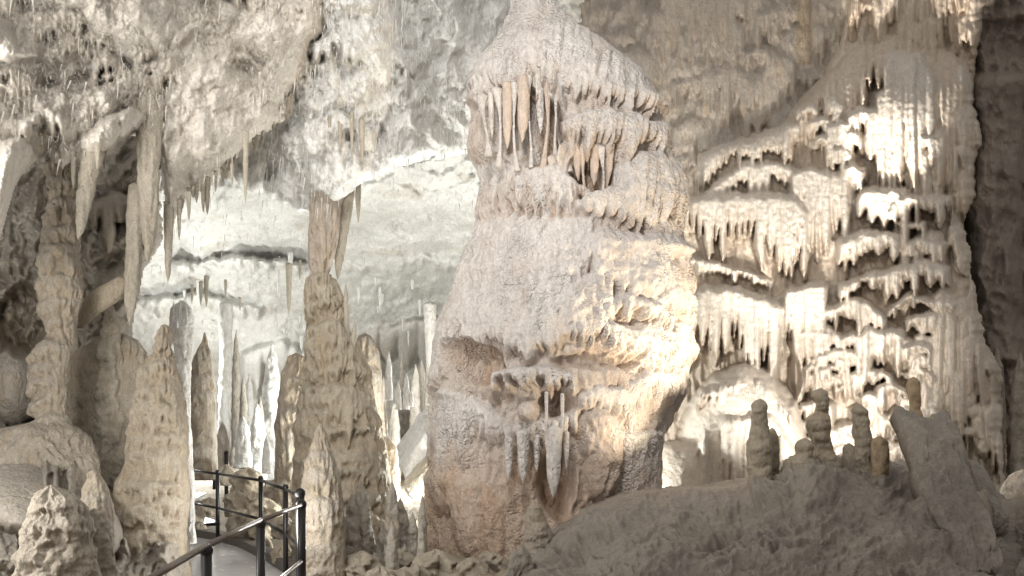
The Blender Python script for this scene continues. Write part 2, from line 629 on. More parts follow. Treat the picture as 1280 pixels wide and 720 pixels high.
# ================================================================== the giant stalagmite
G_PROF = [(0, 652, 668), (3, 643, 686), (10, 637, 696), (20, 634, 702), (35, 630, 722), (60, 613, 760), (75, 599, 778),
          (95, 589, 802), (115, 586, 818), (135, 588, 828), (160, 586, 834), (185, 585, 842), (205, 592, 850), (230, 602, 857),
          (255, 600, 860), (275, 594, 858), (295, 589, 856), (330, 575, 866), (350, 568, 870), (370, 561, 871), (400, 549, 870),
          (440, 541, 864), (475, 537, 860), (500, 537, 850), (520, 535, 842), (545, 534, 832), (575, 534, 829), (610, 532, 828),
          (660, 530, 815), (720, 526, 800), (760, 522, 790)]


def giant(R):
    R.warm[:] = .35
    R.fbm(.10, 60, 4, 1).ridge(.06, 16, 3, 2, sy=70)
    T = R.tier
    # head
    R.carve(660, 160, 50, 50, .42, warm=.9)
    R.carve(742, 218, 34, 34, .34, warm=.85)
    T([(575, -30), (706, -30)], A=.17, w=10, bot=[(575, 122), (600, 114), (640, 104), (665, 88), (690, 92), (706, 108)], jag=17, seed=11, gk=1.5, name='flowstone_cap')
    T([(698, -30), (840, -30)], A=.17, w=7, bot=[(698, 126), (760, 128), (800, 138), (840, 134)], jag=16, seed=12, gk=1.6, name='flowstone_cap')
    T([(672, 60), (682, 50), (700, 60)], A=.23, w=12, bot=[(672, 110), (700, 105)], jag=26, seed=13)
    for a, b, c, e in ((612, 128, 622, 198), (627, 118, 634, 205), (640, 108, 652, 212), (688, 112, 690, 212), (704, 118, 699, 210), (712, 140, 716, 200)):
        R.rib([(a, b), (c, e)], 4.5, .13, warm=.15)
    R.rib([(668, 118), (672, 160), (668, 200)], 11, .10, warm=.75)
    R.rib([(655, 125), (658, 190)], 5, .07, warm=.7)
    T([(702, 150), (720, 143), (755, 138), (788, 142), (806, 152)], A=.24, w=6, bot=[(702, 168), (740, 176), (775, 180), (806, 160)], jag=30, seed=14, rv=9, name='drapery')
    T([(778, 160), (800, 152), (832, 154)], A=.20, w=8, L=34, seed=15, rv=8, name='drapery')
    T([(712, 178), (770, 186)], A=.12, w=7, L=50, seed=16, warm=.55, h0=-.14)
    T([(772, 208), (795, 190), (820, 188), (858, 205)], A=.20, w=11, bot=[(772, 262), (820, 270), (860, 262)], jag=34, seed=17, rv=12, name='drapery')
    T([(835, 180), (862, 215)], A=.16, w=8, L=60, seed=18)
    # shoulder
    T([(572, 212), (600, 206), (625, 197), (655, 211), (690, 204), (735, 232)], A=.07, w=6, bot=[(572, 245), (640, 243), (735, 248)], jag=24, seed=21, rv=10, name='drapery')
    T([(725, 250), (745, 236), (770, 232), (800, 245), (832, 280)], A=.14, w=13, bot=[(725, 268), (760, 272), (800, 275), (832, 300)], jag=10, seed=22, rv=12, name='drapery')
    T([(560, 296), (590, 276), (640, 266), (690, 268), (742, 272)], A=.10, w=10, bot=[(560, 420), (620, 410), (660, 410), (700, 400), (742, 330)], jag=20, seed=23, rv=40, name='drapery')
    T([(728, 298), (750, 284), (790, 288), (835, 300)], A=.19, w=14, bot=[(728, 345), (790, 362), (835, 370)], jag=22, seed=24, rv=18, name='drapery')
    R.blob(835, 300, 30, 32, .20); R.blob(845, 352, 30, 34, .18); R.blob(805, 350, 26, 30, .24)
    T([(790, 300), (820, 285), (862, 300)], A=.22, w=9, L=44, seed=25, rv=8, name='drapery')
    # belly
    T([(535, 372), (565, 350), (610, 345), (640, 384), (690, 370), (740, 340), (765, 352)], A=.23, w=9,
      bot=[(535, 480), (560, 462), (580, 420), (600, 432), (640, 444), (690, 436), (720, 418), (765, 408)], jag=16, seed=31, rv=60, name='drapery')
    T([(738, 385), (775, 368), (812, 372), (835, 395)], A=.27, w=9, L=40, seed=32, rv=14, name='drapery')
    T([(805, 372), (840, 352), (872, 365)], A=.20, w=8, L=44, seed=33, rv=10, name='drapery')
    T([(688, 412), (715, 404), (760, 398), (790, 410)], A=.22, w=7, L=36, seed=34, rv=9, name='drapery')
    T([(760, 412), (800, 402), (840, 408), (870, 396)], A=.18, w=10, L=62, seed=35, rv=10, name='drapery')
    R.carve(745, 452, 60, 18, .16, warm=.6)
    T([(690, 462), (730, 458), (780, 462), (800, 468)], A=.06, w=11, L=70, seed=36, warm=.4, rv=9)
    T([(780, 478), (810, 462), (845, 462), (868, 448)], A=.14, w=9, L=62, seed=37, rv=10, name='drapery')
    T([(720, 492), (750, 482), (790, 488)], A=.12, w=9, L=50, seed=38, rv=9)
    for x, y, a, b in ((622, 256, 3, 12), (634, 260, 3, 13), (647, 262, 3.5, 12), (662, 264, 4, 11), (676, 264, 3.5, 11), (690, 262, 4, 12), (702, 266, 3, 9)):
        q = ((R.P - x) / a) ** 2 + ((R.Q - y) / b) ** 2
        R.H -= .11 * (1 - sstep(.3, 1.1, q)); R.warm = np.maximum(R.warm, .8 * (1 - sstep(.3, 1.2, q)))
    # lower left
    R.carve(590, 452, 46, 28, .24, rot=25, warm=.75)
    for a, b, c, e in ((598, 440, 605, 500), (612, 445, 618, 510), (625, 452, 628, 500), (585, 440, 578, 480), (640, 460, 634, 505)):
        R.rib([(a, b), (c, e)], 4, .07, warm=.6)
    T([(622, 466), (650, 455), (690, 455), (720, 470)], A=.34, w=7, L=36, seed=41, rv=9, name='drapery')
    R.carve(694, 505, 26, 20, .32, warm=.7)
    R.blob(662, 514, 13, 15, .32)
    T([(528, 500), (560, 486), (600, 500), (640, 528), (680, 524), (722, 512)], A=.17, w=10,
      bot=[(528, 560), (600, 566), (640, 556), (722, 545)], jag=26, seed=42, rv=16, name='drapery')
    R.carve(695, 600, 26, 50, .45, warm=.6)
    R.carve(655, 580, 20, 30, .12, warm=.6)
    R.blob(752, 568, 23, 56, .26, name='pillar')
    R.blob(745, 545, 26, 34, .24)
    T([(776, 542), (832, 536)], A=.14, w=24, bot=[(776, 640), (832, 640)], jag=6, seed=43, rv=10, name='pillar')
    R.blob(562, 568, 28, 26, .12); R.blob(588, 640, 24, 52, .14, warm=.35); R.blob(610, 655, 20, 50, .10, rot=-8, warm=.6)
    R.blob(560, 608, 20, 34, .10)
    R.ridge(.05, 14, 3, 3, sy=60)
    R.warm = np.clip(R.warm + .5 * sstep(520, 640, R.Q) + .25 * sstep(.1, .5, fbm(R.U / 40, R.Q / 70, 3, 91)), 0, 1)
    m = sstep(250, 330, R.Q) * (1 - sstep(560, 600, R.Q)) * (1 - R.warm).clip(0, 1)
    R.pop(.035, 7, 4, m); R.pop(.022, 4.0, 5, (1 - R.warm).clip(0, 1) * sstep(-.25, .25, fbm(R.U / 45, R.Q / 35, 3, 61)))
    R.fbm(.03, 10, 3, 9)


g_obj = body('giant_stalagmite', G_PROF, 9.0, giant, M_GIANT, ratio=.62, step=1.35, seed=100, rough=.02, back=60,
             label='giant tiered white stalagmite towering in the middle of the cave', cat='stalagmite')


def spike(name, px, y0, y1, w, d, mat, parent=None, label=None, cat=None, group=None, seed=0, up=False, bend=0.0,
          blunt=.35, fl=1.0, step=1.8, waist=False):
    """a hanging (or, up=True, standing) dripstone; y0 top row, y1 bottom row"""
    rs = np.random.RandomState(seed + 991)
    n = 22
    prof = []
    for i in range(n + 1):
        t = i / n                          # 0 = root end, 1 = tip
        r = w / 2 * ((1 - t) ** (.55 + .25 * rs.rand() * 0) * (1 - blunt) + blunt * (1 - t ** 6)) * (1 + .12 * (rs.rand() - .5) * fl)
        if waist:
            r = w / 2 * (.42 + 1.1 * abs(2 * t - 1.1) ** 2.6) * (1 + .25 * (rs.rand() - .5))
        c = px + bend * t + (rs.rand() - .5) * w * .06 + (w * .25 * math.sin(t * 5 + seed) if waist else 0)
        y = (y1 + (y0 - y1) * t) if up else (y0 + (y1 - y0) * t)
        prof.append((y, c - r, c + r))
    prof.sort()

    def f(R):
        R.H += .10 * w * R.px * noise(R.U / (w * .22), R.Q / (w * 2.2), seed) * fl
        R.H += .08 * w * R.px * fbm(R.U / 9, R.Q / 9, 3, seed + 2)
        if up and w > 9:
            R.H += .20 * w * R.px * noise(R.U / 22, R.Q / (w * .45 + 2), seed + 3) + .10 * w * R.px * fbm(R.U / 5, R.Q / 5, 3, seed + 4)
    return body(name, prof, d, f, mat, ratio=.9, step=step, seed=seed, label=label, cat=cat, group=group, parent=parent,
                rough=0.01, back=8)


for i, (px, a, b, w, dz) in enumerate(((654, 540, 604, 17, .95), (692, 536, 622, 22, 1.02), (671, 545, 590, 9, .9), (636, 548, 600, 11, .95), (708, 540, 585, 8, .98), (683, 490, 540, 5, 1.1), (703, 492, 542, 5, 1.1))):
    spike('stalactite', px, a, b, w, 9.0 - dz, M_GIANT, parent=g_obj, seed=200 + i, blunt=.5)

for i, (px, a, b, w, be, mt) in enumerate(((604, 120, 196, 9, 5, 0), (613, 116, 172, 7, 2, 0), (622, 112, 210, 8, 4, 0), (634, 104, 186, 13, 0, 1), (641, 104, 214, 7, 5, 0), (655, 96, 178, 16, -2, 1), (661, 96, 210, 6, 2, 0),
                                       (674, 92, 168, 11, 2, 0), (684, 94, 216, 10, -3, 1), (692, 100, 204, 7, 4, 0), (706, 110, 216, 9, 6, 0), (720, 176, 226, 10, 3, 1), (731, 182, 256, 8, -2, 1), (743, 182, 232, 12, 0, 1),
                                       (752, 184, 254, 7, 2, 0), (764, 180, 226, 9, -3, 1))):
    spike('drapery_column', px, a, b, w, 8.42 - (.05 if px > 715 else 0), M_PEACH if mt else M_GIANT, parent=g_obj, seed=230 + i, bend=be, blunt=.75, waist=b > 195 and not (220 < b < 235))

# ================================================================== right wall and flowstone cascade
C_EDGE = [(-20, 1238), (60, 1222), (100, 1216), (180, 1226), (240, 1216), (300, 1206), (330, 1212), (400, 1226), (440, 1240), (480, 1252), (560, 1256), (660, 1262)]


def wall_depth(P, Q):
    D = 12.6 + (HY - Q) * .0016 - (P - 900) * .0006
    return D


def grey_wall(R):
    R.warm[:] = .12
    R.fbm(.35, 120, 4, 1).ridge(.10, 13, 3, 2, sy=80).fbm(.05, 12, 3, 3, sy=30)
    rs = np.random.RandomState(5)
    for i in range(70):
        x = 690 + rs.rand() * 400; y = -40 + rs.rand() * 290
        wd_ = 30 + rs.rand() * 60
        R.tier([(x, y + 8 * rs.rand()), (x + wd_ / 2, y - 6), (x + wd_, y + 8 * rs.rand())], L=30 + 50 * rs.rand(), A=.10 + .12 * rs.rand(), w=5 + 3 * rs.rand(), seed=300 + i, rv=16, warm=.08,
               name='drapery' if i % 3 == 0 else None)
    R.rib([(1005, -50), (1005, 82)], 9, .09, warm=.6, name='tan_column')
    R.rib([(1065, -50), (1066, 60)], 8, .20, warm=.6, name='tan_column')
    R.rib([(1105, -50), (1110, 40)], 20, .20, warm=.7)


cave_wall, _, _ = sheet('cave_wall', 690, 1330, -40, 660, 1.7, lambda P, Q: wall_depth(P, Q) + .25 + sstep(1180, 1260, P) * 1.3, grey_wall, M_WALL, seed=300, px=.011, kind='structure')


def cascade(R):
    P, Q = R.P, R.Q
    R.warm[:] = .42
    R.H -= .06
    R.fbm(.12, 70, 4, 1).ridge(.09, 11, 3, 2, sy=70)
    R.gain = .78
    T = R.tier
    rs0 = np.random.RandomState(4)
    # general swelling of the mass
    sw = .55 * np.exp(-(((P - 1110) / 110) ** 2)) * sstep(40, 150, Q) + .25 * sstep(200, 420, Q)
    n = 'drapery'
    # flutes running up to the roof
    for i in range(26):
        x = 1058 + rs0.rand() * 160; y = -60 + rs0.rand() * 90
        T([(x, y + 6), (x + 14, y - 4), (x + 30, y + 6)], L=50 + 60 * rs0.rand(), A=.16 + .2 * rs0.rand(), w=9, seed=660 + i, rv=18, warm=.5)
    # big rounded crown of the cascade
    T([(985, 150), (1020, 110), (1060, 66), (1100, 44), (1150, 46), (1190, 66), (1225, 110), (1232, 150)], A=.34, w=8,
      bot=[(985, 190), (1050, 150), (1100, 120), (1160, 140), (1200, 300), (1232, 330)], jag=50, seed=401, rv=50, warm=.45, gk=6, name=n)
    T([(1170, 90), (1200, 80), (1222, 110), (1230, 160)], A=.30, w=15, bot=[(1170, 230), (1230, 260)], jag=60, seed=402, rv=20, name=n)
    T([(1073, 92), (1088, 74), (1120, 60), (1150, 66), (1174, 98)], A=.66, w=10, bot=[(1073, 120), (1095, 118), (1110, 150), (1135, 210), (1174, 205)], jag=60, seed=403, rv=14, name=n)
    T([(1092, 116), (1106, 110), (1125, 114)], A=.52, w=9, L=125, seed=404, rv=8, name=n)
    T([(1130, 168), (1150, 160), (1178, 168)], A=.60, w=15, L=76, seed=405, rv=8, name=n)
    T([(1054, 140), (1075, 130), (1098, 132), (1114, 142)], A=.48, w=8, L=100, seed=406, rv=9, name=n)
    for i, (x, y, w_, L_) in enumerate(((992, 130, 34, 30), (1008, 146, 36, 30), (1030, 120, 30, 26), (1028, 154, 40, 46), (1036, 182, 34, 36), (1050, 166, 30, 40), (1015, 172, 26, 24), (1048, 205, 36, 46), (1040, 150, 26, 28))):
        T([(x, y + 4), (x + w_ / 2, y - 3), (x + w_, y + 5)], L=L_, A=.42 + .02 * i, w=6, seed=420 + i, rv=7, name=n)
    T([(876, 190), (905, 178), (940, 172), (965, 158), (1005, 150)], A=.30, w=7, L=46, seed=431, rv=8, name=n)
    T([(880, 240), (905, 218), (930, 203), (960, 199), (990, 206), (1008, 214)], A=.32, w=7, L=44, seed=432, rv=8, name=n)
    T([(985, 214), (1015, 206), (1045, 212), (1066, 224)], A=.42, w=10, L=140, seed=433, rv=10, name=n)
    T([(852, 250), (880, 242), (950, 238), (990, 242), (1014, 262)], A=.55, w=9, bot=[(852, 278), (900, 300), (950, 315), (985, 345), (1014, 320)], jag=44, seed=434, rv=12, name=n)
    T([(850, 318), (900, 328), (960, 345)], A=.36, w=6, L=26, seed=435, rv=7, name=n)
    T([(1068, 250), (1080, 234), (1105, 228), (1140, 240)], A=.64, w=10, L=66, seed=441, rv=10, name=n)
    T([(1103, 262), (1120, 246), (1150, 240), (1192, 244)], A=.70, w=9, L=56, seed=442, rv=10, name=n)
    T([(1118, 276), (1160, 276)], A=.62, w=5, L=22, seed=443, rv=6, name=n)
    T([(1045, 300), (1065, 292), (1100, 288), (1130, 292)], A=.66, w=9, L=46, seed=444, rv=9, name=n)
    T([(1128, 302), (1150, 294), (1185, 304)], A=.58, w=8, L=24, seed=445, rv=8, name=n)
    T([(1045, 352), (1080, 340), (1120, 330), (1160, 324), (1188, 332)], A=.70, w=8, L=42, seed=446, rv=12, name=n)
    T([(852, 372), (880, 356), (910, 355), (940, 363), (982, 382)], A=.62, w=10, bot=[(852, 420), (900, 440), (950, 445), (982, 440)], jag=46, seed=447, rv=12, name=n)
    T([(976, 372), (990, 356), (1012, 350), (1036, 356)], A=.58, w=9, L=130, seed=448, rv=9, name=n)
    T([(1026, 384), (1060, 371), (1085, 376), (1110, 394)], A=.62, w=8, L=50, seed=449, rv=9, name=n)
    T([(1108, 382), (1135, 366), (1170, 372), (1200, 378)], A=.64, w=7, L=28, seed=450, rv=10, name=n)
    T([(1082, 428), (1098, 411), (1115, 407), (1134, 416)], A=.70, w=8, L=52, seed=451, rv=10, name=n)
    T([(1130, 400), (1160, 386), (1182, 392)], A=.62, w=8, L=26, seed=452, rv=8, name=n)
    for i, (x, ys) in enumerate(((1150, range(408, 560, 19)), (1170, range(402, 560, 20)), (1192, range(412, 560, 22)), (1210, range(380, 560, 26)))):
        for j, y in enumerate(ys):
            R.blob(x + 5 * math.sin(y * 3.7 + i), y + 4 * math.cos(y * 5 + i), 11 + 2 * math.sin(y), 9 + 3 * math.cos(y * 2), .11, h0=.22 - .04 * i, warm=.2, sq=1.6)
    rs = np.random.RandomState(11)
    for i in range(46):
        x = 985 + rs.rand() * 165; y = 408 + rs.rand() * 160
        w_ = 26 + 34 * rs.rand()
        T([(x, y + 5), (x + w_ / 2, y - 4), (x + w_, y + 6)], L=20 + 30 * rs.rand(), A=.42 + .3 * rs.rand(), w=7, seed=470 + i, rv=8, name=n if i % 2 == 0 else None)
    for i in range(26):
        x = 1185 + rs.rand() * 50; y = 300 + rs.rand() * 260
        R.blob(x, y, 8 + 8 * rs.rand(), 8 + 12 * rs.rand(), .12, h0=.12 + .1 * rs.rand(), warm=.2)
    for i in range(34):
        x = 1120 + rs.rand() * 110; y = 90 + rs.rand() * 430
        T([(x, y + 5), (x + 16, y - 4), (x + 34, y + 6)], L=60 + 60 * rs.rand(), A=.40 + .2 * rs.rand(), w=13, seed=620 + i, rv=14, warm=.2)
    # domes at the foot
    R.gain = 1.0
    R.blob(930, 560, 78, 104, .75, h0=.25, warm=.15, sq=1.6)
    R.carve(985, 475, 16, 34, .3)
    T([(862, 500), (890, 476), (930, 466), (965, 476), (995, 520)], A=1.06, w=9, L=40, seed=461, rv=16, name=n)
    T([(862, 562), (880, 530), (905, 512), (940, 506), (970, 516), (1000, 566)], A=1.24, w=10, bot=[(862, 640), (930, 650), (1000, 640)], jag=60, seed=462, rv=18, name=n)
    R.blob(850, 612, 44, 62, 1.0, h0=.5, warm=.2)
    R.H += sw
    R.pop(.02, 5, 6)
    R.fbm(.02, 6, 3, 8)


def casc_edge(P, Q):
    right = lin(C_EDGE, Q) + 7 * noise(Q / 37, Q * 0, 3) + 2.5 * noise(Q / 8, Q * 0, 4) - P
    top = Q - lin([(820, 236), (870, 178), (930, 160), (975, 148), (1000, 118), (1030, 84), (1050, 40), (1066, -30), (1085, -120), (1240, -120)], P)
    e = np.minimum(right, top)
    return np.minimum(right, top * .55), 22.0, .6


casc, _, _ = sheet('flowstone_cascade', 820, 1275, -50, 640, 1.35, wall_depth, cascade, M_FLOW, seed=400, px=.011, edge=casc_edge,
                   label='bright lamp-lit flowstone cascade of stacked draperies covering the cave wall', cat='flowstone')


def dark_wall(R):
    R.fbm(.5, 90, 4, 1).ridge(.22, 30, 3, 2, sy=110).fbm(.08, 12, 3, 3)
    R.rib([(1248, 90), (1240, 250), (1250, 460)], 34, .5)
    R.ridge(.06, 8, 3, 5, sy=8)


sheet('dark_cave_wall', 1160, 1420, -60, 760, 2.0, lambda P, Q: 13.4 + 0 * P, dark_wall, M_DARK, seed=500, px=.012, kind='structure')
# ================================================================== the white hall behind
def hall_depth(P, Q):
    return lin([(-60, 13), (100, 15), (250, 18), (330, 21), (420, 25), (470, 27), (700, 28)], Q)


def hall(R):
    R.fbm(.8, 130, 3, 1).ridge(.20, 50, 3, 2, sy=20).fbm(.15, 9, 3, 3, gain=.7).ridge(.08, 16, 3, 8, sy=8, warp=2)
    T = R.tier
    R.warm = .55 * sstep(.12, .5, fbm(R.P / 60, R.Q / 18, 4, 55)) + .3 * sstep(420, 480, R.Q)
    T([(215, 330), (290, 318), (385, 328)], L=16, A=1.3, w=10, seed=1, rv=30)
    T([(170, 372), (240, 366), (335, 384)], L=22, A=1.2, w=8, seed=2, rv=24)
    T([(430, 330), (520, 318), (600, 330)], L=14, A=.8, w=12, seed=3, rv=40)
    T([(430, 425), (500, 400), (560, 395)], L=90, A=1.0, w=18, seed=4, rv=20, warm=.5)
    T([(300, 440), (350, 420), (400, 450)], L=60, A=1.0, w=14, seed=5, rv=20)


sheet('cave_hall', 130, 730, -60, 660, 1.9, hall_depth, hall, M_WHITE, seed=600, px=.02, kind='structure')

LOBE = [(250, 170), (300, 232), (330, 243), (360, 256), (388, 268), (410, 264), (432, 246), (455, 227), (500, 208), (560, 196), (610, 186), (680, 160), (820, 150)]


def lobe_depth(P, Q):
    e = lin(LOBE, P) - Q
    k = sstep(430, 640, P)
    return 8.75 + 1.7 * k - np.clip(260 - Q, 0, 400) * .003 * (1 - k)


def lobe(R):
    R.warm[:] = .05
    R.fbm(.6, 90, 3, 1).ridge(.12, 30, 3, 2, sy=50).fbm(.04, 7, 3, 3, gain=.6)
    R.tier([(380, 150), (425, 140), (470, 160)], L=50, A=.2, w=8, seed=2, rv=30, warm=.2)
    R.tier([(330, 60), (420, 40), (520, 70)], L=40, A=.15, w=8, seed=3, rv=40)
    R.carve(520, 200, 30, 5, .3, rot=-18)
    R.ridge(.03, 9, 3, 12, sy=20, warp=2).fbm(.03, 5, 2, 13)


sheet('cave_ceiling', 280, 698, -60, 300, 1.6, lobe_depth, lobe, M_WHITE, seed=700, px=.01, kind='structure',
      edge=lambda P, Q: (lin(LOBE, P) + 4 * noise(P / 14, P * 0, 9) - Q, 18., .45))

# ================================================================== near ceiling on the left
RIM = []
LEDGE = [(-40, 330), (0, 300), (20, 230), (40, 205), (60, 190), (78, 212), (92, 200), (110, 215), (130, 200), (150, 180), (172, 165), (190, 160),
         (204, 240), (212, 300), (224, 262), (236, 246), (262, 232), (285, 212), (305, 190), (330, 172), (348, 150), (372, 118), (400, 60), (430, 0), (450, -60)]


def lceil(R):
    R.warm[:] = .1
    R.fbm(.55, 110, 4, 1)
    R.carve(60, 178, 16, 34, .25, rot=20, warm=.5)
    R.carve(30, 90, 60, 20, .2); R.carve(120, 95, 50, 14, .15, rot=-20)
    R.blob(150, 175, 50, 34, .5, rot=-35, h0=.1)
    R.blob(20, 260, 40, 90, .5, h0=.2)
    T = R.tier
    T([(95, 170), (130, 160), (190, 130)], L=50, A=.35, w=12, seed=5, rv=20)
    T([(20, 150), (60, 130), (100, 150)], L=40, A=.3, w=9, seed=6, rv=30)
    rs = np.random.RandomState(8)
    for i in range(48):
        x = -50 + rs.rand() * 420; y = -50 + rs.rand() * 230; w_ = 22 + 50 * rs.rand()
        T([(x, y + 8 * rs.rand()), (x + w_ / 2, y - 6), (x + w_, y + 8 * rs.rand())], L=16 + 30 * rs.rand(), A=.03 + .05 * rs.rand(), w=5 + 3 * rs.rand(), seed=900 + i, rv=16, warm=.2)
    R.ridge(.025, 40, 3, 2, sy=60, warp=3).fbm(.02, 6, 3, 3, gain=.6).ridge(.022, 9, 3, 4, sy=15, warp=3).ridge(.02, 5, 2, 14, sy=9, warp=2)


def lceil_depth(P, Q):
    return 5.6 + P * .0058 + (Q - 100) * .002


sheet('near_cave_ceiling', -60, 460, -60, 420, 1.4, lceil_depth, lceil, M_CEIL, seed=800, px=.006, kind='structure',
      edge=lambda P, Q: (lin(LEDGE, P) + 5 * noise(P / 8, P * 0, 4) + 30 * sstep(220, 350, P) * fbm(P / 34, Q / 34, 4, 8) - Q, 80., .9))


def growth(name, x0, x1, y0, y1, n, depth, inside, mat, seed, ln=(4, 14), wd_=1.3, down=.7, off=.1, kind='stuff', label=None, cat=None):
    """many tiny crooked calcite twigs and straws growing out of a surface, joined"""
    rs = np.random.RandomState(seed)
    px = x0 + rs.rand(n * 3) * (x1 - x0); py = y0 + rs.rand(n * 3) * (y1 - y0)
    ok = inside(px, py); px = px[ok][:n]; py = py[ok][:n]; n = len(px)
    d = depth(px.astype(np.float32), py.astype(np.float32)) - off + .1 * (rs.rand(n) - .5)
    k = d / F
    L = (ln[0] + (ln[1] - ln[0]) * rs.rand(n) ** 2.2) * k; w = wd_ * k * (.6 + .6 * rs.rand(n)) * (.6 + .5 * L / (ln[1] * k))
    dirv = rs.randn(n, 3) * (1 - down); dirv[:, 2] -= down; dirv[:, 1] -= .25
    dirv /= np.linalg.norm(dirv, axis=1, keepdims=True)
    crv = rs.randn(n, 3) * .5 * (1 - down)
    P0 = np.stack([(px - 640) * k, d, (HY - py) * k], -1)
    segs, sides = 3, 4
    V = []
    for s in range(segs + 1):
        t = s / segs
        c = P0 + dirv * (L * t)[:, None] + crv * (L * t * t)[:, None]
        r = w * (1 - t) * .5 + w * .06
        for a in range(sides):
            an = a * math.pi / 2
            V.append(c + np.stack([np.cos(an) * r, np.sin(an) * r, 0 * r], -1))
    V = np.stack(V, 1)                      # n, (segs+1)*sides, 3
    base = (np.arange(n) * (segs + 1) * sides)[:, None]
    fs = []
    for s in range(segs):
        for a in range(sides):
            b = (a + 1) % sides
            fs.append([s * sides + a, s * sides + b, (s + 1) * sides + b, (s + 1) * sides + a])
    Fc = (base[:, :, None] + np.array(fs)[None]).reshape(-1, 4)
    o = make_mesh(name, V.reshape(-1, 3), Fc, mat)
    o['kind'] = kind
    if label: o['label'] = label
    if cat: o['category'] = cat
    return o


growth('calcite_twigs', -20, 380, -20, 330, 9000, lceil_depth, lambda x, y: y < lin(LEDGE, x) - 4, M_CEIL, 1, ln=(3, 12), wd_=.85, down=.45, off=.04,
       label='fine crooked calcite twigs all over the near ceiling', cat='calcite twigs')
growth('small_stalactites', -20, 440, -20, 240, 260, lceil_depth, lambda x, y: y < lin(LEDGE, x) - 6, M_CEIL, 5, ln=(9, 30), wd_=3.2, down=.93, off=.03,
       label='small pale stalactites sprinkled over the near ceiling', cat='stalactites')
rs_ = np.random.RandomState(77)
for i in range(34):
    x = 196 + rs_.rand() * 225; y = float(lin(LEDGE, x)) - 12
    RIM.append((x, y, y + 16 + 34 * rs_.rand() ** 2, 4 + 4 * rs_.rand()))
growth('straw_stalactites', 290, 696, -20, 262, 1500, lobe_depth, lambda x, y: y < lin(LOBE, x) - 2, M_WHITE, 2, ln=(5, 26), wd_=1.4, down=.96, off=.1,
       label='small straw stalactites dotted over the white ceiling', cat='stalactites')
growth('far_straw_stalactites', 150, 620, 200, 420, 500, hall_depth, lambda x, y: y > 0, M_WHITE, 3, ln=(4, 18), wd_=1.2, down=.97, off=.3,
       label='tiny straw stalactites on the farthest white ceiling', cat='stalactites')


for i, (x, a, b, w_) in enumerate(RIM):
    spike('stalactite', x, a, b, w_, 6.1 + x * .0058, M_TAN, seed=510 + i, label='small tan stalactite in the row along the rim of the near ceiling', cat='stalactite', group='stalactites along the rim of the near ceiling')


# ================================================================== left wall
def lwall(R):
    R.fbm(.5, 80, 4, 1).ridge(.16, 22, 4, 2, sy=26).fbm(.06, 7, 3, 3, gain=.65)
    R.blob(40, 600, 80, 70, .6, h0=.2)
    R.tier([(-20, 540), (40, 534), (90, 545), (110, 570)], L=60, A=.9, w=14, seed=3, rv=30, name='ledge')
    R.tier([(50, 560), (75, 550), (100, 570)], L=75, A=1.0, w=7, seed=4, rv=10, name='drapery')
    R.blob(150, 500, 60, 70, .35, h0=.0)
    R.blob(20, 480, 36, 50, .4)
    R.carve(30, 400, 36, 50, .4, warm=.3)
    R.blob(110, 640, 34, 60, .7, rot=-30)
    R.tier([(110, 250), (150, 240), (200, 250)], L=60, A=.4, w=12, seed=6, rv=20)
    R.tier([(120, 340), (150, 330), (180, 340)], L=50, A=.3, w=9, seed=7, rv=20)


LW_EDGE = [(150, 190), (300, 204), (340, 178), (375, 172), (395, 166), (420, 165), (440, 172), (460, 180), (520, 220), (600, 235), (760, 240)]
sheet('left_cave_wall', -60, 260, 170, 770, 1.6, lambda P, Q: 7.7 + P * .004 - sstep(520, 720, Q) * 1.6, lwall, M_LEFT, seed=900, px=.008, kind='structure',
      edge=lambda P, Q: (lin(LW_EDGE, Q) + 3 * noise(Q / 9, Q * 0, 4) - P, 24., .6))


def layered(tiers=None, A=.06, w=8, L=26, gap=24, fine=.012, warm=.15, pop=0.0, sc=1.0, full=.78):
    """the usual skin of a stalagmite: stacked rings with little fringes"""
    def f(R):
        rs = np.random.RandomState(R.seed)
        R.warm[:] = warm + .25
        q0, q1 = R.Q.min(), R.Q.max(); p0, p1 = R.P.min(), R.P.max()
        wid = p1 - p0
        R.fbm(A * .9, 50 * sc, 3, 1).ridge(A * .35, 7 * sc, 3, 2, sy=45 * sc)
        y = q0 - 6
        while y < q1:
            a_ = A * (.5 + .6 * rs.rand())
            if rs.rand() < full:      # a ring right round
                yy = y + rs.rand() * 6
                R.tier([(p0 - 9, yy + 5), (p0 + wid * (.3 + .4 * rs.rand()), yy - 3 - 4 * rs.rand()), (p1 + 9, yy + 5 * rs.rand())], L=L * (.7 + .6 * rs.rand()), A=a_,
                       w=w * (.5 + .45 * rs.rand()), seed=int(y * 7), rv=gap * .4, warm=warm, relief=.7)
            else:
                for k in range(2):
                    x = p0 + rs.rand() * wid * .7; ww = wid * (.3 + .4 * rs.rand()) + 6; dy = (rs.rand() - .5) * gap
                    R.tier([(x, y + dy + 6), (x + ww / 2, y + dy - 3), (x + ww, y + dy + 7)], L=L * (.8 + 1.1 * rs.rand()), A=a_ * 1.15,
                           w=w, seed=int(y * 7 + x), rv=gap * .4, warm=warm)
            y += gap * (.55 + .7 * rs.rand())
        R.ridge(fine * 1.2, 6, 2, 6, sy=20).fbm(fine, 7, 3, 5)
        if pop:
            R.pop(pop, 5, 7)
    return f


def smooth_rock(R):
    R.warm[:] = .2
    R.fbm(.12, 60, 3, 1).ridge(.05, 24, 3, 2, sy=20).fbm(.015, 7, 3, 3)


def rocky(R):
    R.warm[:] = .3
    R.ridge(.16, 26, 4, 1, sy=20).fbm(.10, 14, 4, 2)


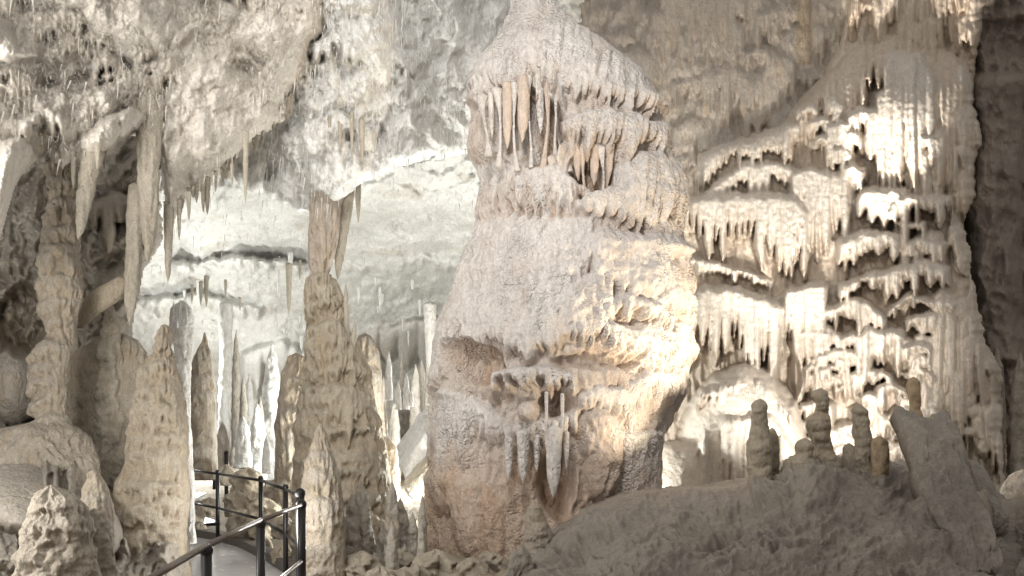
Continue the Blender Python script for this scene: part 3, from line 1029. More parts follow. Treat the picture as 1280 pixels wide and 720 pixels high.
# layered column under the near ceiling
body('layered_column', [(205, 60, 88), (235, 62, 90), (262, 62, 90), (275, 56, 94), (300, 54, 98), (335, 50, 100), (365, 48, 104), (395, 52, 96),
                        (420, 62, 92), (432, 50, 95), (450, 38, 88), (480, 38, 84), (510, 42, 82), (540, 46, 92), (600, 40, 98)], 7.05,
     layered(A=.07, w=8, L=30, gap=28), M_LEFT, seed=1000, label='knobbly layered column joining the near ceiling to the rock ledge', cat='column')
spike('stalactite', 187, 112, 328, 34, 6.85, M_TAN, seed=1, bend=-2, blunt=.3, label='long pale stalactite with a wide root, hanging beside the dark hollow', cat='stalactite')
spike('stalactite', 172, 232, 408, 22, 7.0, M_TAN, seed=2, bend=-10, blunt=.8, label='blunt pipe-like stalactite ending just above the rock hump', cat='stalactite')
spike('stalactite', 116, 190, 300, 26, 6.4, M_TAN, seed=3, bend=-18, blunt=.2, label='slanting stalactite beside the layered column', cat='stalactite')
spike('stalactite', 122, 160, 212, 10, 6.2, M_TAN, seed=4, bend=0, blunt=.2, label='short stalactite high on the near ceiling above the slanting one', cat='stalactite')
spike('stalactite', 211, 258, 354, 13, 7.1, M_TAN, seed=5, bend=-1, blunt=.35, label='narrow stalactite at the ceiling edge before the white hall', cat='stalactite')
spike('stalactite', 224, 250, 300, 6, 7.2, M_TAN, seed=6, label='thin short stalactite right of the narrow one', cat='stalactite')
spike('stalactite', 307, 165, 254, 8, 7.3, M_TAN, seed=7, blunt=.4, label='single straight stalactite at the corner of the near ceiling', cat='stalactite')
spike('stalactite', 236, 240, 276, 6, 7.2, M_TAN, seed=8, label='tiny brown stalactite under the ceiling rim', cat='stalactite')
spike('stalactite', 92, 190, 236, 8, 6.4, M_TAN, seed=9, label='stubby stalactite touching the layered column', cat='stalactite')
spike('stalactite', 66, 170, 214, 7, 6.3, M_TAN, seed=10, label='thin stalactite inside the ceiling hollow', cat='stalactite')
spike('stalactite', 290, 205, 232, 5, 7.3, M_TAN, seed=11, label='little stalactite beside the corner one', cat='stalactite')

spike('stalagmite', 140, 372, 600, 46, 7.8, M_TAN, seed=12, up=True, bend=-2, blunt=.25, label='low pale hump-shaped stalagmite on the left rock shoulder', cat='stalagmite')
body('fallen_slab', [(350, 140, 158), (362, 118, 158), (378, 100, 146), (392, 92, 124), (410, 88, 104)], 7.4, layered(A=.01, L=10, gap=60), M_TAN, ratio=.35, seed=1010, rough=.01,
     label='pale tan slanting slab wedged between column and stalactite', cat='rock slab')
body('rock_hump', [(425, 120, 172), (440, 95, 182), (470, 84, 190), (520, 80, 196), (600, 84, 190), (680, 90, 190)], 7.95, layered(A=.05, gap=60, L=30, w=14), M_LEFT, seed=1011, ratio=.5,
     label='smooth grey rock hump behind the big tan stalagmite', cat='rock')
body('rock_ledge', [(528, 40, 84), (536, 0, 100), (548, -30, 112), (575, -50, 122), (620, -60, 128), (770, -80, 150)], 7.0, smooth_rock, M_LEFT, seed=1009, ratio=.55,
     label='rounded grey rock ledge under the foot of the layered column', cat='rock')
body('boulder', [(616, 46, 90), (622, 40, 98), (640, 34, 108), (664, 24, 116), (670, 26, 112), (700, 22, 120), (770, 10, 128)], 5.2, smooth_rock, M_LEFT, seed=1012, ratio=.8,
     label='squat boulder with an ochre band in the bottom corner', cat='boulder')
body('boulder', [(640, 108, 128), (670, 102, 140), (720, 100, 146), (770, 100, 146)], 5.4, smooth_rock, M_LEFT, seed=1013, ratio=.8,
     label='smaller grey boulder beside the ochre-banded one', cat='boulder')
body('rock', [(590, 112, 124), (610, 104, 134), (640, 100, 142), (680, 100, 142)], 5.9, layered(A=.03, gap=30, L=22, w=9), M_LEFT, seed=1014, label='small crooked rock behind the squat boulder', cat='rock')

# stalagmites of the left middle ground
body('stalagmite', [(407, 203, 209), (414, 199, 212), (430, 196, 213), (440, 194, 214), (446, 184, 216), (458, 178, 220), (480, 172, 226), (510, 165, 232),
                    (540, 163, 234), (575, 160, 234), (600, 148, 236), (625, 142, 236), (660, 139, 232), (700, 142, 232), (770, 140, 236)], 7.2,
     layered(A=.07, w=7, L=26, gap=26), M_TAN, seed=1020, label='big tan layered stalagmite standing beside the path railing', cat='stalagmite')
body('stalagmite', [(376, 226, 230), (384, 214, 238), (398, 212, 242), (420, 214, 243), (440, 220, 240), (470, 220, 238), (520, 222, 238), (600, 218, 242), (680, 218, 244)], 9.5,
     layered(A=.06, w=7, L=30, gap=30), M_WHITE, seed=1021, label='pale stalagmite with a bulbous spiky head behind the tan one', cat='stalagmite')
for i, (x, y) in enumerate(((217, 377), (225, 374), (233, 380), (221, 384))):
    spike('stalagmite', x, y, y + 26, 5, 9.3, M_WHITE, seed=30 + i, up=True, group='spikes crowning the bulbous stalagmite', label=('first', 'second and tallest', 'third', 'lowest')[i] + ' small spike crowning the bulbous stalagmite', cat='stalagmite')
body('stalagmite', [(416, 255, 257), (430, 252, 259), (442, 246, 263), (452, 240, 266), (490, 238, 269), (540, 238, 270), (600, 236, 272)], 12.0,
     layered(A=.08, w=7, L=26, gap=24), M_LEFT, seed=1022, label='grey brown stalagmite with a sharp tip beyond the railing', cat='stalagmite')
body('column', [(380, 275, 290), (396, 273, 291), (430, 275, 290), (500, 273, 290), (540, 274, 288), (575, 272, 288)], 19.0, layered(A=.08, w=8, L=20, gap=18), M_WHITE, seed=1023,
     label='slender white column glowing in the far hall', cat='column')
spike('stalagmite', 295, 412, 575, 13, 17.0, M_LEFT, seed=41, up=True, blunt=.6, label='thin brown stalagmite beside the slender white column', cat='stalagmite')
spike('stalagmite', 304, 470, 575, 12, 16.0, M_LEFT, seed=42, up=True, blunt=.6, label='shorter brown stalagmite standing before the glowing white ones', cat='stalagmite')
for i, (x, a, b, w, d, lb) in enumerate(((304, 520, 585, 22, 15, 'stubby white stalagmite lit from behind'), (322, 505, 600, 24, 15.5, 'rounded white stalagmite in the middle of the bright group'),
                                         (340, 430, 600, 30, 17, 'tall pale flowing stalagmite in the bright group'), (333, 545, 592, 12, 14, 'small grey stalagmite before the bright group'),
                                         (352, 500, 620, 18, 14, 'white stalagmite nearest the central column'), (312, 470, 540, 12, 19, 'far white stalagmite high in the bright group'))):
    spike('stalagmite', x, a, b, w, d, M_WHITE, seed=50 + i, up=True, blunt=.55, label=lb, cat='stalagmite')
for i, (x, a, b, w) in enumerate(((251, 352, 382, 5), (258, 345, 384, 6), (282, 350, 372, 4), (361, 330, 394, 8), (375, 325, 350, 4), (240, 356, 380, 4), (300, 372, 388, 4))):
    spike('stalactite', x, a, b, w, 18.5, M_TAN, seed=70 + i, group='stalactites under the far ceiling ledge', label=('brown', 'thicker brown', 'little tan', 'largest tan', 'short tan', 'slight brown', 'stubby tan')[i] + ' stalactite hanging from the far white ceiling ledge', cat='stalactite')

rs_ = np.random.RandomState(21)
for i in range(34):
    x = 262 + rs_.rand() * 118; d = 14.5 + rs_.rand() * 9; h = 26 + rs_.rand() * 75; y = 604 - (d - 14.5) * 4 - rs_.rand() * 8
    spike('stalagmite', x, y - h, y, 8 + 12 * rs_.rand(), d, (M_WHITE, M_LEFT, M_WALL)[i % 3], seed=400 + i, up=True, blunt=.35 + .4 * rs_.rand(),
          label='slender stalagmite crowded among many in the far white hall', cat='stalagmite', group='stalagmites crowded in the far hall')
for i in range(22):
    x = 452 + rs_.rand() * 84; d = 13.2 + rs_.rand() * 8; h = 30 + rs_.rand() * 70; y = 575 - (d - 13) * 5
    spike('stalagmite', x, y - h, y + 50, 9 + 14 * rs_.rand(), d, (M_WALL, M_LEFT)[i % 2], seed=440 + i, up=True, blunt=.35 + .4 * rs_.rand(),
          label='grey white stalagmite crowded on the slope behind the rock pillar', cat='stalagmite', group='stalagmites on the slope behind the pillar')
for i in range(30):
    x = 225 + rs_.rand() * 330; y = 300 + rs_.rand() * 130
    spike('stalactite', x, y, y + 10 + 34 * rs_.rand() ** 2, 3 + 4 * rs_.rand(), float(hall_depth(x, y)) - .9, M_WHITE, seed=470 + i,
          label='thin stalactite on the far sloping ceiling', cat='stalactite', group='thin stalactites on the far sloping ceiling')

# the central column
cc = body('central_column', [(344, 390, 412), (348, 384, 417), (356, 381, 424), (380, 382, 431), (410, 383, 436), (430, 384, 448), (460, 380, 462), (500, 374, 468), (540, 370, 478), (580, 368, 486), (640, 366, 492), (760, 364, 496)],
          9.0, layered(A=.11, w=6, L=30, gap=26, full=.5), M_TAN, seed=1030, label='tall brown column joining floor and white ceiling beyond the railing', cat='column')
def fluted(R):
    R.warm[:] = .3
    R.ridge(.05, 9, 2, 2, sy=90)
    R.tier([(370, 225), (400, 222), (450, 228)], L=130, A=.06, w=7, seed=4, rv=20, warm=.2)
    R.tier([(370, 300), (400, 290), (450, 298)], L=60, A=.05, w=6, seed=5, rv=14, warm=.3)
    R.fbm(.015, 8, 3, 5)


body('stalactite', [(212, 386, 444), (232, 388, 438), (246, 388, 430), (256, 387, 427), (268, 387, 425), (290, 385, 424), (310, 385, 421), (330, 388, 415), (350, 391, 408)],
     9.0, fluted, M_WALL, seed=1029, parent=cc, ratio=.8)
spike('stalactite', 432, 232, 350, 24, 9.1, M_TAN, parent=cc, seed=81, bend=-10, blunt=.1)
spike('stalagmite', 434, 352, 440, 9, 8.9, M_TAN, parent=cc, seed=82, up=True, bend=-2, blunt=.4)
spike('stalagmite', 441, 402, 440, 8, 8.9, M_TAN, parent=cc, seed=83, up=True, bend=3)
for i, (x, a, b, w, be) in enumerate(((446, 215, 262, 6, 0), (440, 140, 200, 6, 0), (425, 150, 190, 6, 0), (452, 150, 205, 8, 1), (448, 225, 278, 7, 0), (412, 145, 175, 5, 0))):
    spike('stalactite', x, a, b, w, 8.9 if a > 200 else 8.3, M_TAN, seed=90 + i, bend=be, group='stalactites round the head of the column', label=('longest slim stalactite touching the head of the brown column', 'fifth-highest thin stalactite above the head of the brown column', 'short stalactite straight above the brown column', 'thickest small stalactite above the brown column', 'slim stalactite hanging clear beside the column head', 'tiny stalactite farthest up above the brown column')[i], cat='stalactite')
body('stalagmite', [(530, 397, 402), (540, 394, 406), (560, 388, 414), (590, 380, 424), (640, 376, 430), (700, 372, 432), (770, 368, 436)], 7.6,
     layered(A=.04, w=8, L=30, gap=34), M_LEFT, seed=1031, label='smooth pale cone stalagmite right behind the corner railing post', cat='stalagmite')
body('rock_pillar', [(446, 360, 380), (470, 352, 386), (500, 348, 388), (540, 346, 386), (580, 344, 388), (640, 342, 392)], 10.5, layered(A=.08, w=8, L=34, gap=34), M_LEFT, seed=1032,
     label='wavy grey rock pillar left of the brown column', cat='rock pillar')
body('rock_pillar', [(420, 448, 464), (440, 444, 474), (480, 442, 478), (540, 446, 482), (600, 450, 486), (700, 450, 490)], 11.5, layered(A=.08, w=9, L=34, gap=34), M_LEFT, seed=1033,
     label='broad beige rock pillar right of the brown column', cat='rock pillar')
body('rock_hump', [(548, 470, 486), (560, 460, 496), (600, 455, 500), (660, 452, 502)], 9.8, layered(A=.03, w=10, L=20, gap=50), M_TAN, seed=1034, label='rounded beige hump beneath the lit slabs', cat='rock')
rs_ = np.random.RandomState(3)
CL = ((455, 640, 34), (478, 655, 26), (500, 622, 30), (516, 640, 22), (452, 600, 26), (490, 600, 22), (505, 680, 30), (440, 615, 24), (468, 690, 30), (528, 616, 14), (527, 650, 16), (490, 650, 20))
NM = ('lumpy', 'knobbly', 'squat', 'crooked', 'ridged', 'blunt', 'broad', 'slim', 'low', 'tiny', 'small', 'narrow')
for i, (x, y, w) in enumerate(CL):
    spike('stalagmite', x, y, y + 130, w, 8.2 - .05 * i, M_LEFT, seed=100 + i, up=True, blunt=.7, label=NM[i] + ' dark stalagmite in the crowded hollow beside the giant', cat='stalagmite', group='stalagmites crowded in the hollow')
for i, (x, y, h, w) in enumerate(((508, 466, 46, 9), (498, 478, 34, 8), (514, 488, 20, 6), (486, 440, 60, 10))):
    spike('stalagmite', x, y, y + h, w, 13.5, M_WHITE, seed=120 + i, up=True, blunt=.5, label=('tall', 'shorter', 'tiny', 'leaning')[i] + ' pale stalagmite above the lit slabs', cat='stalagmite')


def slab(name, corners, d0, d1, thick, mat, label, seed=0, cat='rock slab', n=34):
    """a broken plate: four picture corners, each edge at its own distance"""
    (a, b, c, e) = [np.array(W(x, y, dd)) for (x, y), dd in zip(corners, (d0, d0, d1, d1))]
    u = np.linspace(0, 1, n)
    Uu, Vv = np.meshgrid(u, u)
    X = (a[None, None] * ((1 - Uu) * (1 - Vv))[..., None] + b[None, None] * (Uu * (1 - Vv))[..., None]
         + c[None, None] * (Uu * Vv)[..., None] + e[None, None] * ((1 - Uu) * Vv)[..., None])
    nrm = np.cross(b - a, e - a); nrm /= np.linalg.norm(nrm)
    if nrm[1] > 0: nrm = -nrm
    sz = np.linalg.norm(b - a) + np.linalg.norm(e - a)
    h = fbm(Uu * 2, Vv * 6, 5, seed) * .03 * sz + .006 * sz * ridge(Uu * 2, Vv * 7, 3, seed + 4)
    ed = np.minimum(np.minimum(Uu, 1 - Uu), np.minimum(Vv, 1 - Vv))
    # ragged outline
    jx = (fbm(Uu * 2, Vv * 3, 3, seed + 8) * .14)[..., None] * (b - a) + (fbm(Uu * 2.5, Vv * 3, 3, seed + 9) * .10)[..., None] * (e - a)
    top = X + jx + nrm * (h - thick * .3 * (1 - np.clip(ed * 8, 0, 1)))[..., None]
    bot = X + jx - nrm * thick
    V = np.concatenate([top.reshape(-1, 3), bot.reshape(-1, 3)])
    I = np.arange(n * n).reshape(n, n)
    f1 = np.stack([I[:-1, :-1], I[:-1, 1:], I[1:, 1:], I[1:, :-1]], -1).reshape(-1, 4)
    f2 = f1[:, ::-1] + n * n
    ring = np.concatenate([I[0, :-1], I[:-1, -1], I[-1, :0:-1], I[:0:-1, 0]])
    nx = np.roll(ring, -1)
    f3 = np.stack([ring, ring + n * n, nx + n * n, nx], -1)
    o = make_mesh(name, V, np.concatenate([f1, f2, f3]), mat, base=tuple(V.mean(0)))
    o['label'] = label; o['category'] = cat
    return o


slab('rock_slab', [(490, 560), (530, 505), (534, 545), (502, 600)], 12.5, 11.5, .25, M_WHITE, 'brilliantly lit tilted slab leaning behind the giant', 5)
slab('rock_slab', [(500, 604), (536, 560), (538, 590), (506, 616)], 11.5, 11.0, .2, M_TAN, 'brown slab lying under the brilliantly lit one', 6)
body('column', [(380, 529, 545), (440, 532, 546), (505, 534, 548)], 13.0, layered(A=.03, w=6, L=40, gap=50), M_WHITE, seed=1040, label='white sunken column half hidden by the giant', cat='column')

# ================================================================== floor, path, railing
xs = np.arange(-14, 14, .07); ys = np.arange(2.0, 30, .09)
XX, YY = np.meshgrid(xs, ys)
ZZ = -1.46 + .05 * fbm(XX * 1.5, YY * 1.5, 5, 3) - np.clip(YY - 12, 0, 6) * .0
path_c = lin([(0, -2.6), (7, -2.9), (8.5, -2.8), (10, -3.6), (13, -5.6), (17, -6.6), (22, -7.6), (30, -8)], YY)
off = np.abs(XX - path_c)
ZZ += .25 * sstep(.9, 1.9, off) * (ridge(XX * 2, YY * 2, 4, 5) * .6 + .5)
X = np.stack([XX, YY, ZZ], -1).astype(np.float32)[::-1]
RR = Relief(XX.astype(np.float32), YY.astype(np.float32))
RR.warm[:] = .3
fl = emit('cave_floor', X, RR, M_LEFT, kind='structure')


def strip(name, line, half, z, th, mat, **k):
    """a flat band following a ground line, with thickness"""
    L = np.array(line, float)
    t = np.linspace(0, len(L) - 1, 60)
    cx = np.interp(t, range(len(L)), L[:, 0]); cy = np.interp(t, range(len(L)), L[:, 1])
    dx, dy = np.gradient(cx), np.gradient(cy); n = np.hypot(dx, dy); nx, ny = -dy / n, dx / n
    V = []
    for s, zz in ((-1, z), (1, z), (1, z - th), (-1, z - th)):
        V.append(np.stack([cx + s * half * nx, cy + s * half * ny, 0 * cx + zz], -1))
    V = np.stack(V, 1)
    b = (np.arange(59) * 4)[:, None]
    f = np.concatenate([b + np.array([[a, (a + 1) % 4, (a + 1) % 4 + 4, a + 4]]) for a in range(4)])
    o = make_mesh(name, V.reshape(-1, 3), f, mat)
    o.data.polygons.foreach_set('use_smooth', np.zeros(len(f), bool))
    tagp(o, **k)
    return o


def G(px, py, z=-1.4):
    d = -z * F / (py - HY)
    return ((px - 640) / F * d, d)


M_PATH = plain('wet_concrete', (.52, .50, .50), .25, 0, .004)
M_KERB = plain('kerb_concrete', (.10, .085, .07), .6, 0, .004)
M_IRON = plain('black_painted_steel', (.018, .016, .015), .38, .3)
M_RAIL = plain('worn_steel', (.22, .19, .17), .3, .9)
kl = [G(214, 664), G(232, 668), G(272, 675), G(306, 684), (G(345, 704)), G(372, 722), G(385, 760)]
pl = [(x - .62, y - .5) for x, y in kl]
strip('path', pl, .74, -1.392, .05, M_PATH, kind='structure')
strip('kerb', kl, .07, -1.30, .12, M_KERB, kind='structure')
strip('far_path', [(-6.7, 17), (-6.3, 15), (-5.3, 12.6), (-4.6, 11.6)], .75, -1.34, .05, M_PATH, kind='structure')


def tube(a, b, r, sides=10):
    a = np.array(a, float); b = np.array(b, float)
    d = b - a; d /= np.linalg.norm(d)
    u = np.cross(d, (0, 0, 1) if abs(d[2]) < .9 else (1, 0, 0)); u /= np.linalg.norm(u); v = np.cross(d, u)
    an = np.arange(sides) * 2 * math.pi / sides
    ring = np.cos(an)[:, None] * u + np.sin(an)[:, None] * v
    V = np.concatenate([a + ring * r, b + ring * r, [a], [b]])
    n = sides
    f = []
    for i in range(n):
        j = (i + 1) % n
        f.append([i, j, n + j, n + i]); f.append([j, i, 2 * n, 2 * n]); f.append([n + i, n + j, 2 * n + 1, 2 * n + 1])
    return V, f


def tubes(name, segs, r, mat, parent=None, ball=None):
    Vs, Fs, off = [], [], 0
    me = bpy.data.meshes.new(name)
    for a, b in segs:
        V, f = tube(a, b, r)
        Vs.append(V); Fs += [[k + off for k in dict.fromkeys(q)] for q in f]; off += len(V)
    if ball is not None:
        c, rb = ball
        n = 10
        rows = []
        for i in range(7):
            ph = math.pi * i / 6
            rows.append([(c[0] + rb * math.sin(ph) * math.cos(2 * math.pi * j / n), c[1] + rb * math.sin(ph) * math.sin(2 * math.pi * j / n), c[2] + rb * math.cos(ph)) for j in range(n)])
        Vs.append(np.array(rows).reshape(-1, 3))
        for i in range(6):
            for j in range(n):
                k = (j + 1) % n
                Fs.append([off + i * n + j, off + (i + 1) * n + j, off + (i + 1) * n + k, off + i * n + k])
    me.from_pydata([tuple(v) for v in np.concatenate(Vs)], [], Fs)
    me.polygons.foreach_set('use_smooth', np.ones(len(me.polygons), bool))
    me.materials.append(mat)
    o = bpy.data.objects.new(name, me)
    COL.objects.link(o)
    if parent: o.parent = parent
    return o


def railing(label, posts, rails, group='railings along the visitors path'):
    """posts: (x,y,z0,z1); rails: (p,q) end points"""
    x, y, z0 = posts[0][:3]
    r = bpy.data.objects.new('railing', None); r.location = (x, y, z0); COL.objects.link(r)
    r['label'] = label; r['category'] = 'railing'; r['group'] = group
    o3 = np.array((x, y, z0))
    for p in posts:
        a = np.array(p[:3]) - o3; b = np.array((p[0], p[1], p[3])) - o3
        rad = p[4] if len(p) > 4 else .028
        q = tubes('post', [(a, b)], rad, M_IRON, r, ball=(b, rad * 1.25))
    for a, b in rails:
        tubes('handrail', [(np.array(a) - o3, np.array(b) - o3)], .015, M_RAIL if a[1] < 7.2 and b[1] < 7.2 else M_IRON, r)
    return r


def at(px, py, d):
    return W(px, py, d)


def post(px, ytop, d, zb=-1.4, rad=.023):
    x, y, z = W(px, ytop, d)
    return (x, y, zb, z, rad)


pA = post(272, 590, 10.3); pB = post(326, 598, 9.06); pC = post(357, 609, 7.9); pD = post(375, 617, 7.0, rad=.036)
top = [(p[0], p[1], p[3] - .02) for p in (pA, pB, pC, pD)]
midr = [(p[0], p[1], p[3] - .42) for p in (pA, pB, pC, pD)]
e0 = W(228, 586, 11.0); e1 = W(232, 628, 11.0)
e2 = (midr[0][0] - .45, midr[0][1] + .6, midr[0][2])
railing('thin black railing with slim posts curving round the far side of the path', [pA, pB, pC, pD],
        [(W(232, 587, 11.2), top[0])] + list(zip(top[:-1], top[1:])) + [(W(234, 628, 11.2), midr[0])] + list(zip(midr[:-1], midr[1:])))
nB = post(326, 655, 4.9, rad=.024); nA = post(258, 688, 3.75, rad=.024); nC = post(377, 631, 6.6, rad=.033)
ntop = [W(150, 745, 3.0), (nA[0], nA[1], nA[3] + .02), (nB[0], nB[1], nB[3] + .02), (nC[0], nC[1], nC[3] + .0)]
nmid = [(a, b, c - .42) for a, b, c in ntop]
railing('near railing with round-topped black posts and a worn steel handrail', [nC, nB, nA],
        list(zip(ntop[:-1], ntop[1:])) + list(zip(nmid[:-1], nmid[1:])))
fA = post(246, 552, 20, -1.27, .03); fB = post(268, 560, 17.5, -1.3, .035); fC = post(273, 556, 18.5, -1.3, .03); fD = post(283, 566, 16, -1.35, .035)
ft = [(p[0], p[1], p[3] - .03) for p in (fA, fC, fD)]
fm = [(a, b, c - .4) for a, b, c in ft]
railing('distant black railing beside the far walkway', [fA, fC, fD], [(W(225, 566, 17), W(283, 566, 16))] + list(zip(ft[:-1], ft[1:])) + list(zip(fm[:-1], fm[1:])))
railing('single distant railing before the farthest one', [fB], [(W(225, 568, 15.5), (fB[0], fB[1], fB[3] - .03)), (W(225, 579, 15.5), (fB[0], fB[1], fB[3] - .4))])

# loose rocks on the floor behind the rail
rs_ = np.random.RandomState(9)
ADJ = ['rounded', 'flat', 'jagged', 'lumpy', 'cracked', 'pale', 'ochre', 'dark', 'small', 'large', 'broken', 'knobbly', 'leaning', 'smooth']
RK = ((310, 600, 40, 11.5), (345, 612, 34, 11), (295, 625, 30, 10.8), (330, 640, 46, 10.0), (300, 655, 34, 10.2), (352, 655, 26, 9.2), (350, 690, 22, 8.6), (244, 640, 24, 11), (262, 630, 22, 11.5),
      (330, 678, 20, 9.4), (372, 640, 18, 9.5), (282, 590, 24, 13), (316, 622, 20, 10.6), (250, 660, 16, 10.9))
for i, (x, y, w, d) in enumerate(RK):
    body('rock', [(y - w * .35, x - w * .12, x + w * .12), (y - w * .25, x - w * .38, x + w * .35), (y, x - w * .5, x + w * .5), (y + w * .3, x - w * .5, x + w * .52), (y + w * .7, x - w * .4, x + w * .42)], d,
         rocky, M_LEFT if i % 3 else M_TAN, seed=1100 + i, label=ADJ[i] + ' rock on the cave floor behind the thin railing', cat='rock', group='rocks on the floor behind the railing')

RK2 = ((452, 712, 60, 7.7), (500, 704, 46, 7.9), (545, 712, 64, 7.6), (590, 716, 50, 7.5), (520, 722, 40, 7.2), (476, 724, 44, 7.3), (612, 700, 30, 7.8))
for i, (x, y, w, d) in enumerate(RK2):
    body('rock', [(y - w * .35, x - w * .12, x + w * .12), (y - w * .25, x - w * .38, x + w * .35), (y, x - w * .5, x + w * .5), (y + w * .3, x - w * .5, x + w * .52), (y + w * .9, x - w * .4, x + w * .42)], d,
         rocky, M_LEFT, seed=1160 + i, label=('broad', 'round', 'wide', 'craggy', 'low', 'stubby', 'small pointed')[i] + ' brown rock lying at the foot of the giant stalagmite', cat='rock', group='rocks at the foot of the giant stalagmite')

# ================================================================== foreground mound on the right
M_TOP = [(600, 760), (628, 712), (650, 690), (690, 656), (720, 638), (760, 616), (800, 606), (880, 600), (940, 590), (985, 566), (1010, 560), (1060, 566), (1110, 570), (1150, 572), (1200, 575), (1235, 590), (1262, 620), (1300, 600), (1360, 590)]


def mound(R):
    P, Q = R.P, R.Q
    m = sstep(0, 14, Q - lin(M_TOP, P))
    R.H += -.04 + .16 * m * fbm(P / 120, Q / 60, 2, 3)
    a = P * .97 - Q * .25 + 2.5 * R.wx; b = P * .25 + Q * .97 + 2 * R.wy
    for sx, sy, am, sd in ((90, 24, .10, 5), (44, 10, .055, 6), (18, 6, .014, 7)):
        w = worley(a / sx, b / sy, sd)
        R.H += am * m * (np.sqrt(np.clip(1 - w * w, 0, 1)) - .75)
    R.H += .05 * m * (ridge(a / 110, b / 15, 2, 12) - .5)
    for x, y in ((950, 618), (1020, 600), (1078, 614), (1100, 622), (1160, 640)):
        R.H += .07 * np.exp(-((P - x) / 22) ** 2 - ((Q - y) / 12) ** 2)
    R.fbm(.012, 7, 3, 7)


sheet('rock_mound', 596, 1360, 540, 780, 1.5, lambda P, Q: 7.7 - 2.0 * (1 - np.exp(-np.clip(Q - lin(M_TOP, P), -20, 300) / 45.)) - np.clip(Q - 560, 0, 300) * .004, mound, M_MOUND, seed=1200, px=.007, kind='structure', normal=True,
      edge=lambda P, Q: (Q - lin(M_TOP, P) - 3 * noise(P / 16, P * 0, 4) - 1.5 * noise(P / 5, P * 0, 5), 16., .5))


def smallmite(prof, d, mat, label, seed, A=.04, gap=17):
    if seed != 1312:
        d = d - .75
        y_, a_, b_ = prof[-1]
        prof = prof + [(y_ + 14, a_ - 5, b_ + 5), (y_ + 40, a_ - 12, b_ + 12)]
    mat = M_TAN if mat is M_MOUND else mat
    def skin(R):
        R.warm[:] = .25
        rs = np.random.RandomState(R.seed); y = R.Q.min()
        while y < R.Q.max():
            h = gap * (.5 + .9 * rs.rand())
            t = np.clip((R.Q + 2.5 * noise(R.U / 18, R.Q * 0 + y, seed) - y) / h, 0, 1)
            R.H += A * .8 * np.sqrt(np.clip(t * (1 - t) * 4, 0, 1)) * ((t > 0) & (t < 1))
            y += h * .9
        R.fbm(.03, 22, 3, 1).fbm(.010, 6, 3, 2)
    return body('stalagmite', prof, d, skin, mat, ratio=.95, step=1.3, seed=seed, label=label, cat='stalagmite', rough=.02)


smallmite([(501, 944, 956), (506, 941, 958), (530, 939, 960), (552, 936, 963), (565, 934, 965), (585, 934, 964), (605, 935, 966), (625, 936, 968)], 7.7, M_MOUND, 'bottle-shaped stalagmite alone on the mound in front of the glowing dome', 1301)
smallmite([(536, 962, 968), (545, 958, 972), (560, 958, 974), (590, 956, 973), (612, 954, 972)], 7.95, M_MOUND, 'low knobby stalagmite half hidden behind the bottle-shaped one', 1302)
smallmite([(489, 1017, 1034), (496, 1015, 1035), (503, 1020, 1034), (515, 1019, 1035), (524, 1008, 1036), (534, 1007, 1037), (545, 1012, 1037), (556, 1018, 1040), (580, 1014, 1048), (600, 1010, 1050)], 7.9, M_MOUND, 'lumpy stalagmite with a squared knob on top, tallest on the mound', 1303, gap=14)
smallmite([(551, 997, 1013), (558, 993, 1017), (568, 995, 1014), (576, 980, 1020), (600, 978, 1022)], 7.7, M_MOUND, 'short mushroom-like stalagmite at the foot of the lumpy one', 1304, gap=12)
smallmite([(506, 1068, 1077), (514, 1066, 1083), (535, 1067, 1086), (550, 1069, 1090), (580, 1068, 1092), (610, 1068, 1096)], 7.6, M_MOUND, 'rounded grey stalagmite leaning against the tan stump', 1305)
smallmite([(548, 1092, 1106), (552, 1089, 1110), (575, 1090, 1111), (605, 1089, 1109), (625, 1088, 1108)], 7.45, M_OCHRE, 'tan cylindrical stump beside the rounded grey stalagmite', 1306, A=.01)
smallmite([(556, 1056, 1066), (562, 1054, 1070), (580, 1052, 1072)], 7.8, M_MOUND, 'small knob behind the rounded grey stalagmite', 1307)
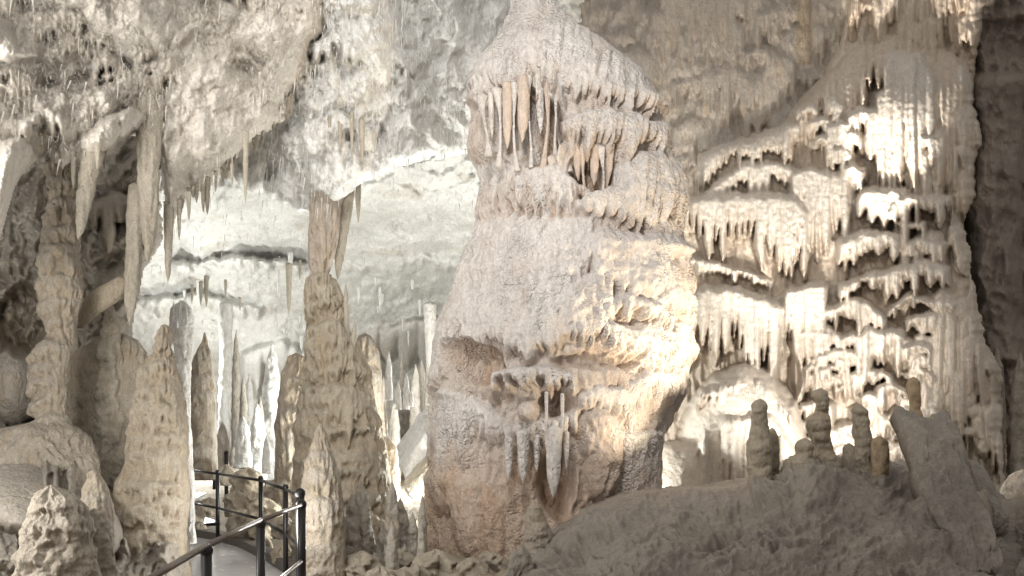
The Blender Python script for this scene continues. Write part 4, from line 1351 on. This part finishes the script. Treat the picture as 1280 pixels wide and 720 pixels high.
smallmite([(473, 1137, 1146), (478, 1134, 1150), (490, 1135, 1150), (504, 1137, 1151), (512, 1137, 1150)], 7.5, M_OCHRE, 'small orange stalagmite perched on top of the leaning slab', 1308, A=.008)
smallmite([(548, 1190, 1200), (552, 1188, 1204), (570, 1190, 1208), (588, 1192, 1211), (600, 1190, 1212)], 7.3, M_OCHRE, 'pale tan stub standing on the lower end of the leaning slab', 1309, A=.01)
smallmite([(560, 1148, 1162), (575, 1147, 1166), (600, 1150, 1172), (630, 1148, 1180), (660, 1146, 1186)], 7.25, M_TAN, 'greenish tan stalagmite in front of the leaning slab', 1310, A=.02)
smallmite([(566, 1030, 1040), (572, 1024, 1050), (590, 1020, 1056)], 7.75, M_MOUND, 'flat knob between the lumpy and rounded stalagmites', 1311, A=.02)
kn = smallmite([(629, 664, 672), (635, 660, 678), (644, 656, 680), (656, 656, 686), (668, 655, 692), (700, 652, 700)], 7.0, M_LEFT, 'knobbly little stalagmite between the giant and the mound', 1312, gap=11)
spike('stalagmite', 640, 680, 800, 62, 6.2, M_LEFT, seed=150, up=True, bend=14, blunt=.1, label='pale pointed rock rising at the bottom edge before the giant', cat='stalagmite')

slab('leaning_slab', [(1124, 506), (1190, 512), (1262, 700), (1200, 720)], 6.5, 5.2, .18, M_MOUND, 'big broken grey slab leaning on the mound', 8, n=90)
slab('rock_slab', [(1200, 560), (1232, 580), (1270, 660), (1235, 640)], 6.7, 6.0, .2, M_MOUND, 'dark broken slab behind the leaning one', 9, n=60)
slab('rock_slab', [(1160, 640), (1225, 600), (1220, 660), (1170, 690)], 6.0, 5.6, .25, M_TAN, 'layered tan block propped under the leaning slab', 10, n=60)
body('boulder', [(590, 1270, 1285), (600, 1258, 1300), (630, 1250, 1320), (700, 1240, 1330)], 8.0, layered(A=.05, gap=20, L=16, w=10), M_FLOW, seed=1320, label='pale lit boulder at the far end of the mound', cat='boulder')
spike('column', 1276, 440, 620, 28, 12.3, M_LEFT, seed=160, up=True, blunt=.8, label='tan rounded column before the dark wall', cat='column')
spike('column', 1246, 430, 620, 22, 12.9, M_LEFT, seed=161, up=True, blunt=.8, label='shadowed column at the cascade edge', cat='column')
